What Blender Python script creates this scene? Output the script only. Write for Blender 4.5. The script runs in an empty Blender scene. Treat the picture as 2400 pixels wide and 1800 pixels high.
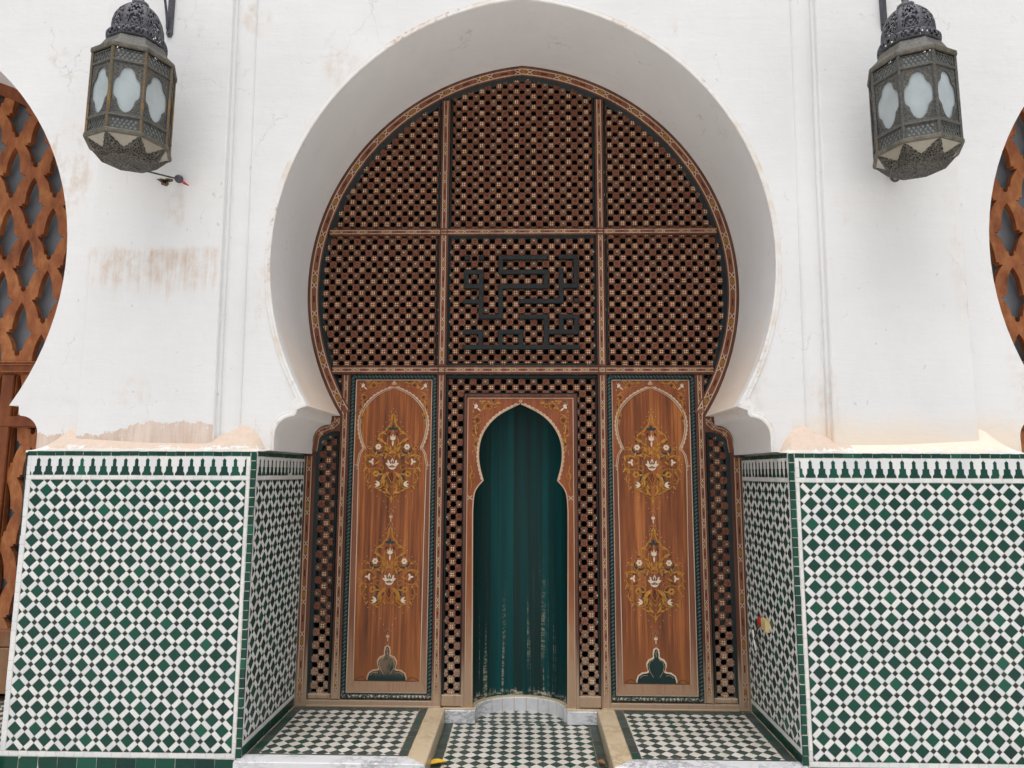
import bpy, math, random
from math import sin, cos, pi, sqrt, radians, atan2
from mathutils import Vector, Matrix
from mathutils.geometry import tessellate_polygon

rnd = random.Random(7)
scene = bpy.context.scene
COL = scene.collection

# ------------------------------------------------------------------ camera, sky, sun, exposure
cam_d = bpy.data.cameras.new('camera')
cam = bpy.data.objects.new('camera', cam_d); COL.objects.link(cam)
scene.camera = cam
cam_d.sensor_width = 36.0
cam_d.lens = 36.0 * 1599.5 / 2400.0
cam_d.clip_start = 0.05; cam_d.clip_end = 3000
PITCH, YAW, ROLL = 0.1297, 0.0240, 0.0038
Fv = Vector((-sin(YAW) * cos(PITCH), cos(YAW) * cos(PITCH), sin(PITCH)))
Rv = Fv.cross(Vector((0, 0, 1))).normalized(); Uv = Rv.cross(Fv)
R2 = Rv * cos(ROLL) + Uv * sin(ROLL); U2 = -Rv * sin(ROLL) + Uv * cos(ROLL)
M = Matrix((R2, U2, -Fv)).transposed().to_4x4()
M.translation = Vector((0.0466, -3.9094, 1.5498))
cam.matrix_world = M

SUN_EL, SUN_AZ = 76.0, 8.0          # degrees; azimuth measured from straight in front of the wall
world = bpy.data.worlds.new('World'); scene.world = world; world.use_nodes = True
wn = world.node_tree; bg = wn.nodes['Background']
sky = wn.nodes.new('ShaderNodeTexSky'); sky.sky_type = 'NISHITA'; sky.sun_disc = False
sky.sun_elevation = radians(SUN_EL); sky.sun_rotation = radians(180 + SUN_AZ)
sky.air_density = 1.0; sky.dust_density = 4.0; sky.ozone_density = 1.0
hsv = wn.nodes.new('ShaderNodeHueSaturation'); hsv.inputs['Saturation'].default_value = 0.30
wn.links.new(sky.outputs[0], hsv.inputs['Color']); wn.links.new(hsv.outputs[0], bg.inputs['Color'])
bg.inputs['Strength'].default_value = 0.14
sun_d = bpy.data.lights.new('sun', 'SUN'); sun_d.energy = 1.5; sun_d.angle = radians(60)
sun_d.color = (1.0, 0.985, 0.965)
sun = bpy.data.objects.new('sun', sun_d); COL.objects.link(sun)
sd = Vector((-sin(radians(SUN_AZ)) * cos(radians(SUN_EL)), -cos(radians(SUN_AZ)) * cos(radians(SUN_EL)), sin(radians(SUN_EL))))
sun.rotation_euler = sd.to_track_quat('Z', 'Y').to_euler(); sun.location = sd * 20
vs = scene.view_settings
vs.view_transform = 'Standard'; vs.look = 'None'; vs.gamma = 1.0; vs.use_curve_mapping = False
vs.exposure = 0.13

# ------------------------------------------------------------------ materials
def srgb(r, g, b):
    f = lambda c: (c / 255 / 12.92) if c / 255 <= .04045 else ((c / 255 + .055) / 1.055) ** 2.4
    return (f(r), f(g), f(b), 1.0)

class NT:
    """small node builder"""
    def __init__(s, name, rough=.6, spec=.35, metal=0.0):
        s.m = bpy.data.materials.new(name); s.m.use_nodes = True
        s.t = s.m.node_tree; s.b = s.t.nodes['Principled BSDF']
        s.b.inputs['Roughness'].default_value = rough
        s.b.inputs['Specular IOR Level'].default_value = spec
        s.b.inputs['Metallic'].default_value = metal
        s.geo = s.t.nodes.new('ShaderNodeNewGeometry')
        s.pos = s.geo.outputs['Position']; s._x = None
    def link(s, v, sock):
        if isinstance(v, bpy.types.NodeSocket): s.t.links.new(v, sock)
        elif isinstance(v, (tuple, list)): sock.default_value = v
        else: sock.default_value = v
    def xyz(s):
        if not s._x:
            n = s.t.nodes.new('ShaderNodeSeparateXYZ'); s.link(s.pos, n.inputs[0]); s._x = n.outputs
        return s._x
    def math(s, op, a, b=0.0, c=0.0, clamp=False):
        n = s.t.nodes.new('ShaderNodeMath'); n.operation = op; n.use_clamp = clamp
        s.link(a, n.inputs[0]); s.link(b, n.inputs[1]); s.link(c, n.inputs[2]); return n.outputs[0]
    def step(s, v, lo, hi):
        n = s.t.nodes.new('ShaderNodeMapRange'); n.interpolation_type = 'SMOOTHSTEP'
        s.link(v, n.inputs[0]); s.link(lo, n.inputs[1]); s.link(hi, n.inputs[2]); return n.outputs[0]
    def noise(s, scale=(1, 1, 1), detail=4, rough=.55, off=0.0):
        mp = s.t.nodes.new('ShaderNodeMapping'); s.link(s.pos, mp.inputs[0])
        mp.inputs['Scale'].default_value = scale; mp.inputs['Location'].default_value = (off, off * .7, off * 1.3)
        n = s.t.nodes.new('ShaderNodeTexNoise'); s.link(mp.outputs[0], n.inputs['Vector'])
        n.inputs['Scale'].default_value = 1.0; n.inputs['Detail'].default_value = detail
        n.inputs['Roughness'].default_value = rough; return n.outputs[0]
    def mix(s, f, a, b):
        n = s.t.nodes.new('ShaderNodeMix'); n.data_type = 'RGBA'
        s.link(f, n.inputs[0]); s.link(a, n.inputs[6]); s.link(b, n.inputs[7]); return n.outputs[2]
    def ramp(s, v, stops):
        n = s.t.nodes.new('ShaderNodeValToRGB'); s.link(v, n.inputs[0]); e = n.color_ramp.elements
        while len(e) < len(stops): e.new(.5)
        for el, (p, c) in zip(e, stops): el.position = p; el.color = c
        return n.outputs[0]
    def rand(s):
        o = s.t.nodes.new('ShaderNodeObjectInfo')
        return s.math('FRACT', s.math('ADD', o.outputs['Random'], s.math('MULTIPLY', s.geo.outputs['Random Per Island'], 7.31)))
    def bump(s, h, strength=.2, dist=.004):
        n = s.t.nodes.new('ShaderNodeBump'); n.inputs['Strength'].default_value = strength
        n.inputs['Distance'].default_value = dist; s.link(h, n.inputs['Height']); s.link(n.outputs[0], s.b.inputs['Normal'])
    def color(s, v): s.link(v, s.b.inputs['Base Color']); return s
    def rough(s, v): s.link(v, s.b.inputs['Roughness']); return s

def simple(name, c, rough=.6, spec=.35, metal=0, var=.15, scale=25, bump=0):
    n = NT(name, rough, spec, metal)
    k = n.noise((scale,) * 3, 4)
    d = tuple(x * (1 - var) for x in c[:3]) + (1,); l = tuple(min(1, x * (1 + var)) for x in c[:3]) + (1,)
    n.color(n.ramp(k, [(.3, d), (.7, l)]))
    if bump: n.bump(k, bump)
    return n.m

MAT = {}
def plaster():
    n = NT('white_plaster', .85, .2)
    X, Y, Z = n.xyz()
    soft = n.noise((1.1, 1.1, .8), 5, .6); fine = n.noise((14, 14, 9), 5, .65); streak = n.noise((26, 26, 1.6), 4, .7)
    grime = n.noise((3.2, 3.2, 1.9), 6, .72, 3.0)
    col = n.ramp(n.math('ADD', n.math('MULTIPLY', soft, .7), n.math('MULTIPLY', grime, .3)), [(.30, (.775, .772, .765, 1)), (.52, (.83, .83, .825, 1)), (.70, (.865, .865, .865, 1))])
    cr = n.t.nodes.new('ShaderNodeTexVoronoi'); cr.feature = 'DISTANCE_TO_EDGE'; cr.inputs['Scale'].default_value = 1.0
    wv = n.t.nodes.new('ShaderNodeVectorMath'); wv.operation = 'MULTIPLY_ADD'; n.link(n.pos, wv.inputs[0]); wv.inputs[1].default_value = (1.7, 1.7, 1.15)
    nz = n.t.nodes.new('ShaderNodeTexNoise'); nz.inputs['Scale'].default_value = 3.0; nz.inputs['Detail'].default_value = 6; n.link(n.pos, nz.inputs['Vector']); n.link(nz.outputs['Color'], wv.inputs[2]); n.link(wv.outputs[0], cr.inputs['Vector'])
    crack = n.math('MULTIPLY', n.math('SUBTRACT', 1.0, n.step(cr.outputs['Distance'], .001, .005)), n.step(grime, .50, .60))
    col = n.mix(n.math('MULTIPLY', crack, .30), col, srgb(150, 132, 116))
    trow = n.noise((2.2, 2.2, 9), 5, .6, 11.0)
    spk = n.step(n.noise((34, 34, 22), 2, .5, 5.5), .735, .76)
    col = n.mix(n.math('MULTIPLY', n.math('MULTIPLY', spk, n.math('LESS_THAN', Y, .16)), .28), col, srgb(150, 140, 128))
    # faint dirty runs everywhere
    run = n.math('MULTIPLY', n.step(streak, .58, .78), n.step(grime, .50, .72))
    col = n.mix(n.math('MULTIPLY', run, .55), col, srgb(206, 190, 172))
    pat = n.math('MULTIPLY', n.step(grime, .60, .74), n.step(fine, .42, .62))
    col = n.mix(n.math('MULTIPLY', pat, .35), col, srgb(205, 182, 158))
    # brown run-off band on the left pier panel
    jit = n.math('MULTIPLY', n.math('SUBTRACT', streak, .5), .34)
    zz = n.math('ADD', Z, jit)
    band = n.math('MULTIPLY', n.step(zz, 2.58, 2.80), n.math('SUBTRACT', 1.0, n.step(n.math('ADD', Z, n.math('MULTIPLY', n.math('SUBTRACT', grime, .5), .14)), 2.885, 2.93)))
    band = n.math('MULTIPLY', band, n.math('MULTIPLY', n.step(X, -2.72, -2.66), n.math('SUBTRACT', 1.0, n.step(X, -1.87, -1.83))))
    band = n.math('MULTIPLY', band, n.step(n.math('ADD', n.math('MULTIPLY', streak, .55), n.math('MULTIPLY', fine, .45)), .34, .66))
    band = n.math('MULTIPLY', band, n.step(n.math('ADD', grime, n.math('MULTIPLY', fine, .4)), .40, .85))
    col = n.mix(n.math('MULTIPLY', band, .8), col, srgb(204, 174, 146))
    # smear by the left arch and below the left lantern
    for (cx, cz, rx, rz, k) in ((-2.92, 3.45, .26, .42, .8), (-2.14, 3.15, .10, .18, .6), (-1.60, 2.60, .10, .35, .5),
                                (1.78, 1.95, .12, .25, .55), (2.98, 2.3, .12, .7, .35), (-1.72, 4.45, .12, .14, .6), (1.42, 2.2, .06, .4, .5),
                                (-1.15, 4.12, .16, .18, .4), (2.60, 3.2, .10, 1.2, .2), (-2.30, 2.02, .14, .12, .45)):
        dx = n.math('DIVIDE', n.math('SUBTRACT', X, cx), rx); dz = n.math('DIVIDE', n.math('SUBTRACT', Z, cz), rz)
        r2 = n.math('ADD', n.math('MULTIPLY', dx, dx), n.math('MULTIPLY', dz, dz))
        mk = n.math('MULTIPLY', n.math('SUBTRACT', 1.0, n.step(r2, .05, 1.0)), n.math('LESS_THAN', Y, .16))
        mk = n.math('MULTIPLY', mk, n.step(n.math('ADD', n.math('MULTIPLY', fine, .45), n.math('ADD', n.math('MULTIPLY', streak, .2), n.math('MULTIPLY', grime, .35))), .44, .62))
        col = n.mix(n.math('MULTIPLY', mk, k * .8), col, srgb(206, 178, 150))
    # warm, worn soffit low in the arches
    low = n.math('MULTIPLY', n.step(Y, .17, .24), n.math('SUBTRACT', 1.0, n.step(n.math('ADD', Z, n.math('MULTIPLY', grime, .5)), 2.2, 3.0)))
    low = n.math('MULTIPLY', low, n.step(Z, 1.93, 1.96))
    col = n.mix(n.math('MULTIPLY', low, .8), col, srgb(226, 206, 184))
    # peeled coat along the foot of the left pier panel; cream on the right
    edge = n.math('ADD', n.math('MULTIPLY', grime, .16), n.math('MULTIPLY', fine, .06))
    edge = n.math('ADD', edge, n.math('MULTIPLY', n.noise((22, 22, 26), 5, .75, 2.2), .07))
    lim = n.math('ADD', n.math('MULTIPLY', n.step(X, -2.6, -2.1), .07), n.math('ADD', 1.615, edge))
    peel = n.math('MULTIPLY', n.math('GREATER_THAN', lim, Z), n.math('GREATER_THAN', -1.815, X))
    peel = n.math('MULTIPLY', peel, n.math('SUBTRACT', 1.0, n.step(n.noise((9, 9, 7), 5, .7, 8), .60, .63)))
    col = n.mix(peel, col, n.mix(n.step(n.math('ADD', n.math('MULTIPLY', streak, .5), n.math('MULTIPLY', grime, .5)), .35, .65), srgb(206, 184, 168), srgb(230, 214, 202)))
    cream = n.math('MULTIPLY', n.math('SUBTRACT', 1.0, n.step(n.math('SUBTRACT', Z, n.math('MULTIPLY', grime, .3)), 1.58, 1.80)), n.math('GREATER_THAN', X, 1.6))
    col = n.mix(n.math('MULTIPLY', cream, .8), col, srgb(238, 222, 202))
    n.color(col)
    n.bump(n.math('ADD', n.math('ADD', n.math('MULTIPLY', soft, 2.0), n.math('MULTIPLY', trow, 1.2)), n.math('ADD', n.math('MULTIPLY', fine, .45), n.math('ADD', n.math('MULTIPLY', peel, -.4), n.math('MULTIPLY', crack, -.4)))), .55, .008)
    return n.m
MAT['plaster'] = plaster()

def lip_mat():
    n = NT('aged_lip_plaster', .85, .2); a = n.noise((5, 5, 5), 5, .7, 1.2); f = n.noise((30, 30, 30), 4); b = n.noise((1.6, 1.6, 1.6), 4, .6, 7.7)
    c = n.mix(n.math('MULTIPLY', n.step(a, .40, .70), .75), (.83, .82, .80, 1), srgb(222, 204, 186))
    c = n.mix(n.math('MULTIPLY', n.math('MULTIPLY', n.step(f, .5, .68), n.step(b, .46, .62)), .7), c, srgb(176, 142, 120))
    n.color(c); n.bump(n.math('ADD', a, n.math('MULTIPLY', f, .5)), .35, .006); return n.m
MAT['lip'] = lip_mat()
def ledge_mat():
    n = NT('worn_ledge_plaster', .9, .15); X, Y, Z = n.xyz()
    a = n.noise((9, 9, 14), 5, .7, 2.0); f = n.noise((40, 40, 40), 4)
    tan = n.mix(f, srgb(206, 184, 166), srgb(228, 210, 194))
    left = n.math('LESS_THAN', X, -1.9); right = n.math('GREATER_THAN', X, 1.9)
    cream = n.mix(f, srgb(236, 220, 200), srgb(246, 234, 218))
    col = n.mix(right, tan, cream)
    white = n.math('MULTIPLY', n.step(n.math('ADD', n.math('MULTIPLY', a, .6), n.math('MULTIPLY', n.noise((26, 26, 40), 5, .75, 6.0), .4)), .50, .53), n.math('SUBTRACT', 1.0, n.step(n.math('SUBTRACT', Z, n.math('MULTIPLY', a, .06)), 1.655, 1.675)))
    col = n.mix(white, col, (.84, .83, .81, 1))
    low = n.math('SUBTRACT', 1.0, n.step(n.math('SUBTRACT', Z, n.math('MULTIPLY', a, .03)), 1.665, 1.675))
    col = n.mix(n.math('MULTIPLY', low, .7), col, (.84, .81, .76, 1))
    n.color(col); n.bump(n.math('ADD', a, n.math('ADD', n.math('MULTIPLY', f, .6), n.math('MULTIPLY', white, .5))), .55, .006); return n.m
MAT['ledge'] = ledge_mat()

def tile(name, cols, rough=.18, spec=.5):
    n = NT(name, rough, spec); r = n.rand(); k = n.noise((60, 60, 60), 3); g = n.noise((2.0, 2.0, 1.6), 4, .6)
    c = n.ramp(r, cols)
    c = n.mix(n.math('MULTIPLY', n.step(k, .45, .8), .25), c, (.03, .09, .07, 1) if 'white' not in name else (.62, .60, .56, 1))
    n.color(c); n.rough(n.math('ADD', rough, n.math('MULTIPLY', g, .12)))
    n.bump(k, .12, .002); return n.m
MAT['green'] = tile('green_glaze', [(0, (.004, .034, .030, 1)), (.15, (.004, .046, .034, 1)), (.7, (.005, .060, .041, 1)), (.94, (.006, .076, .050, 1)), (1, (.010, .105, .066, 1))], .18, .32)
MAT['dark'] = tile('dark_glaze', [(0, (.010, .014, .022, 1)), (.5, (.012, .022, .030, 1)), (.8, (.010, .034, .034, 1)), (1, (.010, .055, .042, 1))])
MAT['white'] = tile('white_glaze', [(0, (.70, .71, .72, 1)), (.5, (.78, .785, .79, 1)), (1, (.82, .815, .79, 1))], .3, .4)
MAT['fgreen'] = tile('floor_green_glaze', [(0, (.036, .050, .046, 1)), (.45, (.050, .070, .062, 1)), (.85, (.066, .086, .076, 1)), (1, (.010, .06, .042, 1))], .35, .4)
MAT['fwhite'] = tile('floor_white_glaze', [(0, (.56, .53, .46, 1)), (.5, (.63, .60, .54, 1)), (1, (.68, .66, .61, 1))], .4, .35)
MAT['grout'] = simple('grout', srgb(206, 200, 186), .9, .1, var=.2, scale=40)
MAT['floor_grout'] = simple('floor_grout', srgb(150, 134, 112), .9, .1, var=.25, scale=40)

def marble(name, base, vein):
    n = NT(name, .35, .4); a = n.noise((9, 9, 22), 6, .7); b = n.noise((3, 3, 3), 4, .6, 5.0); c = n.noise((60, 60, 60), 3)
    v = n.math('ABSOLUTE', n.math('SUBTRACT', a, .5))
    f = n.math('MULTIPLY', n.math('SUBTRACT', 1.0, n.step(v, .0, .07)), n.step(b, .38, .62))
    col = n.mix(n.math('MULTIPLY', f, .8), n.mix(c, base, tuple(x * .92 for x in base[:3]) + (1,)), vein)
    n.color(col); n.bump(c, .1, .002); return n.m
MAT['marble'] = marble('white_marble', (.76, .765, .78, 1), (.27, .28, .31, 1))
MAT['cream'] = marble('cream_marble', srgb(208, 190, 160), srgb(176, 152, 120))

def wood(name, a, b, c, pale=None, rough=.5, z0=.05, z1=.55, sc=(60, 60, 1.6), spec=.35):
    """streaky timber, grain along z, bleached bare towards the wet foot where pale is given"""
    n = NT(name, rough, spec); X, Y, Z = n.xyz()
    g = n.noise(sc, 5, .65); w = n.noise((sc[0] * .18, sc[1] * .18, sc[2] * .5), 4, .6, 4.0)
    col = n.ramp(n.math('ADD', n.math('MULTIPLY', g, .55), n.math('MULTIPLY', w, .45)), [(.32, a), (.5, b), (.68, c)])
    if pale:
        f = n.math('SUBTRACT', 1.0, n.step(n.math('ADD', Z, n.math('MULTIPLY', n.math('SUBTRACT', g, .5), 1.0)), z0, z1))
        col = n.mix(n.math('MULTIPLY', f, .92), col, n.mix(g, tuple(x * .75 for x in pale[:3]) + (1,), pale))
    n.color(col); n.bump(g, .25, .002); return n.m
PALE = srgb(196, 168, 140)
MAT['panel'] = wood('varnished_panel_wood', srgb(62, 30, 16), srgb(138, 75, 36), srgb(194, 121, 62), srgb(164, 110, 68), .36, -.2, .45, (58, 58, 1.6))
MAT['frame'] = wood('painted_brown_timber', srgb(70, 42, 34), srgb(96, 60, 46), srgb(122, 80, 62), PALE, .5, .02, .45)
MAT['redpaint'] = wood('red_brown_paint', srgb(94, 52, 38), srgb(124, 74, 54), srgb(146, 96, 70), srgb(184, 150, 120), .5, .0, .6)
MAT['spandrel'] = wood('golden_brown_paint', srgb(104, 52, 28), srgb(140, 76, 42), srgb(158, 94, 54), None, .5, sc=(40, 40, 9))
MAT['surround'] = wood('surround_paint', srgb(104, 52, 28), srgb(140, 76, 42), srgb(158, 94, 54), srgb(190, 160, 130), .5, .05, .9, sc=(40, 40, 5))
MAT['dgreen'] = wood('dark_green_paint', srgb(8, 19, 21), srgb(11, 27, 28), srgb(18, 38, 39), srgb(96, 100, 92), .42, -.15, .25)
MAT['cream_line'] = wood('cream_paint', srgb(170, 138, 112), srgb(198, 168, 140), srgb(216, 190, 162), srgb(186, 160, 136), .55, -.1, .3)
MAT['yellow'] = simple('ochre_paint', srgb(178, 124, 48), .55, .3, var=.35, scale=45)
MAT['dull_ochre'] = simple('dull_ochre_paint', srgb(146, 106, 50), .55, .3, var=.2, scale=60)
MAT['slate'] = simple('slate_blue_paint', srgb(40, 56, 60), .5, .3, var=.2, scale=60)
MAT['ivory'] = simple('ivory_paint', srgb(222, 202, 176), .55, .3, var=.1, scale=60)
MAT['bud'] = simple('cream_bud_paint', srgb(226, 204, 170), .55, .3, var=.25, scale=30)
MAT['fade_ivory'] = simple('faded_ivory_paint', srgb(196, 160, 128), .55, .3, var=.15, scale=60)
MAT['fade_yellow'] = simple('faded_ochre_paint', srgb(176, 118, 46), .55, .3, var=.15, scale=60)
MAT['maroon'] = simple('maroon_paint', srgb(84, 30, 26), .55, .3, var=.15, scale=60)
MAT['bar'] = simple('inscription_timber', srgb(32, 36, 37), .55, .3, var=.2, scale=30, bump=.1)
def rosmat(name, a, b):
    n = NT(name, .6, .25); r = n.rand(); k = n.noise((70, 70, 70), 3); Z = n.xyz()[2]
    c = n.mix(r, a, b); c = n.mix(n.math('MULTIPLY', n.step(k, .45, .7), .35), c, tuple(x * .55 for x in a[:3]) + (1,))
    f = n.math('SUBTRACT', 1.0, n.step(Z, .1, .7)); c = n.mix(n.math('MULTIPLY', f, .6), c, srgb(190, 164, 140))
    n.color(c); return n.m
MAT['ros_a'] = rosmat('rosette_wood', srgb(116, 78, 60), srgb(146, 102, 80))
MAT['ros_red'] = rosmat('rosette_red_wood', srgb(116, 62, 50), srgb(138, 78, 62))
MAT['ros_grey'] = rosmat('rosette_grey_wood', srgb(104, 88, 74), srgb(130, 110, 94))

def niche_mat():
    n = NT('worn_green_planks', .55, .25); X, Y, Z = n.xyz()
    g = n.noise((42, 42, .8), 5, .7); w = n.noise((13, 13, .35), 3, .6, 6.0); q = n.noise((18, 18, 60), 5, .75, 1.5); r = n.rand()
    col = n.ramp(n.math('ADD', n.math('MULTIPLY', r, .45), n.math('MULTIPLY', w, .55)),
                 [(.25, srgb(4, 42, 44)), (.40, srgb(2, 60, 60)), (.50, srgb(22, 46, 43)), (.60, srgb(3, 56, 57)), (.75, srgb(4, 76, 76))])
    col = n.mix(n.math('MULTIPLY', n.step(g, .5, .75), .5), col, srgb(14, 74, 74))
    col = n.mix(n.math('MULTIPLY', n.step(n.noise((70, 70, .5), 4, .7, 9.0), .60, .70), .7), col, srgb(22, 30, 26))
    w2 = n.noise((26, 26, .5), 3, .6, 2.7)
    wear = n.math('MULTIPLY', n.step(n.math('ADD', n.math('MULTIPLY', w2, .6), n.math('MULTIPLY', g, .4)), .54, .61), n.math('SUBTRACT', 1.0, n.step(Z, .1, 1.1)))
    fl = n.math('MULTIPLY', wear, n.step(q, .48, .56))
    col = n.mix(n.math('MULTIPLY', wear, .35), col, srgb(48, 112, 106))
    col = n.mix(n.math('MULTIPLY', fl, .85), col, srgb(176, 160, 132))
    foot = n.math('MULTIPLY', n.math('SUBTRACT', 1.0, n.step(n.math('SUBTRACT', Z, n.math('MULTIPLY', g, .16)), -.06, -.03)), n.step(w, .35, .6))
    col = n.mix(n.math('MULTIPLY', n.math('MULTIPLY', foot, n.step(q, .46, .54)), .9), col, srgb(200, 190, 170))
    n.color(col); n.bump(n.math('ADD', g, n.math('MULTIPLY', fl, -.6)), .3, .003); return n.m
MAT['niche'] = niche_mat()
MAT['orange'] = wood('orange_oiled_wood', srgb(104, 54, 30), srgb(156, 92, 52), srgb(188, 126, 76), srgb(170, 134, 100), .55, .0, .7, (22, 22, 9))
MAT['orange_dark'] = wood('dark_oiled_wood', srgb(70, 28, 20), srgb(120, 64, 32), srgb(146, 84, 44), srgb(170, 134, 100), .45, .0, .7, (14, 14, 5))
MAT['black'] = simple('interior_shade_black', (.012, .011, .012, 1), .9, .1)
MAT['glass'] = simple('reflection_tint_glass', (.27, .295, .33, 1), .25, .5, var=.08, scale=4)  # blue-grey base colour stands in for reflected sky
MAT['dark_glass'] = simple('reflection_tint_dark_glass', (.17, .176, .185, 1), .3, .5, var=.15, scale=4)  # grey base colour paints the reflection seen through the side lattice
def metalmat():
    n = NT('aged_brass', .6, .35, .25); X, Y, Z = n.xyz()
    a = n.noise((9, 9, 5), 4, .6); f = n.noise((90, 90, 90), 3); r = n.rand()
    col = n.ramp(f, [(.3, srgb(70, 70, 67)), (.7, srgb(106, 105, 99))])
    col = n.mix(n.math('MULTIPLY', n.step(a, .56, .72), .35), col, srgb(126, 106, 78))
    n.color(col); n.bump(f, .3, .002); return n.m
MAT['brass'] = metalmat()
MAT['iron'] = simple('blackened_dome_metal', srgb(88, 88, 94), .6, .4, .4, var=.25, scale=60, bump=.2)
def giltmat():
    n = NT('gilt_corner_metal', .5, .4, .35); a = n.noise((14, 14, 7), 4, .6); f = n.noise((90, 90, 90), 3)
    c = n.ramp(f, [(.3, srgb(92, 82, 66)), (.7, srgb(122, 108, 86))]); c = n.mix(n.math('MULTIPLY', n.step(a, .50, .66), .75), c, srgb(158, 120, 62)); n.color(c); return n.m
MAT['gilt'] = giltmat()
def filigree():
    n = NT('filigree_metal', .6, .35, .2)
    v = n.t.nodes.new('ShaderNodeTexVoronoi'); v.feature = 'DISTANCE_TO_EDGE'; v.inputs['Scale'].default_value = 75; n.link(n.pos, v.inputs['Vector'])
    e = n.step(v.outputs['Distance'], .10, .20); f = n.noise((90, 90, 90), 3)
    c = n.mix(e, n.ramp(f, [(.3, srgb(78, 76, 70)), (.7, srgb(112, 108, 100))]), srgb(34, 32, 30)); n.color(c); n.bump(n.math('SUBTRACT', 1.0, e), .8, .003); return n.m
MAT['filigree'] = filigree()
MAT['rim'] = simple('ochre_rim_metal', srgb(112, 108, 97), .6, .4, .3, var=.3, scale=30, bump=.2)
def frosted(name, c):
    n = NT(name, .16, .6); n.color(n.ramp(n.noise((7, 7, 5), 5, .65), [(.3, tuple(x * .78 for x in c[:3]) + (1,)), (.7, tuple(x * 1.05 for x in c[:3]) + (1,))]))
    n.b.inputs['Transmission Weight'].default_value = .12; return n.m
MAT['frost'] = frosted('frosted_lantern_glass', (.50, .56, .575, 1))
MAT['frost_low'] = frosted('yellowed_lantern_glass', (.42, .39, .32, 1))
MAT['red'] = simple('red_plastic', srgb(190, 50, 44), .45, .4)
MAT['cable'] = simple('dark_cable', srgb(40, 40, 44), .5, .4)
MAT['plastic'] = simple('yellowed_plastic', srgb(220, 200, 140), .4, .4, var=.06)
MAT['whitestick'] = simple('white_plastic', srgb(236, 234, 226), .4, .4, var=.05)
MAT['leaf_y'] = simple('yellow_leaf', srgb(214, 176, 62), .6, .3, var=.2, scale=40)
MAT['leaf_b'] = simple('brown_leaf', srgb(150, 108, 76), .6, .3, var=.2, scale=40)
MAT['ground'] = simple('courtyard_stone', srgb(214, 210, 204), .8, .2, var=.12, scale=3, bump=.1)
MAT['hole'] = simple('broken_mortar', srgb(120, 96, 74), .95, .1, var=.4, scale=60)

# ------------------------------------------------------------------ mesh helpers
def front(y0):        # u right, v up, n towards the court
    return lambda u, v, n=0.0: (u, y0 - n, v)
def floor_fr(z0):
    return lambda u, v, n=0.0: (u, v, z0 + n)
def jamb_left(x0):    # faces +x, u = depth
    return lambda u, v, n=0.0: (x0 + n, u, v)
def jamb_right(x0):   # faces -x, u = -depth
    return lambda u, v, n=0.0: (x0 - n, -u, v)
ID = lambda u, v, n=0.0: (u, v, n)

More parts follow.
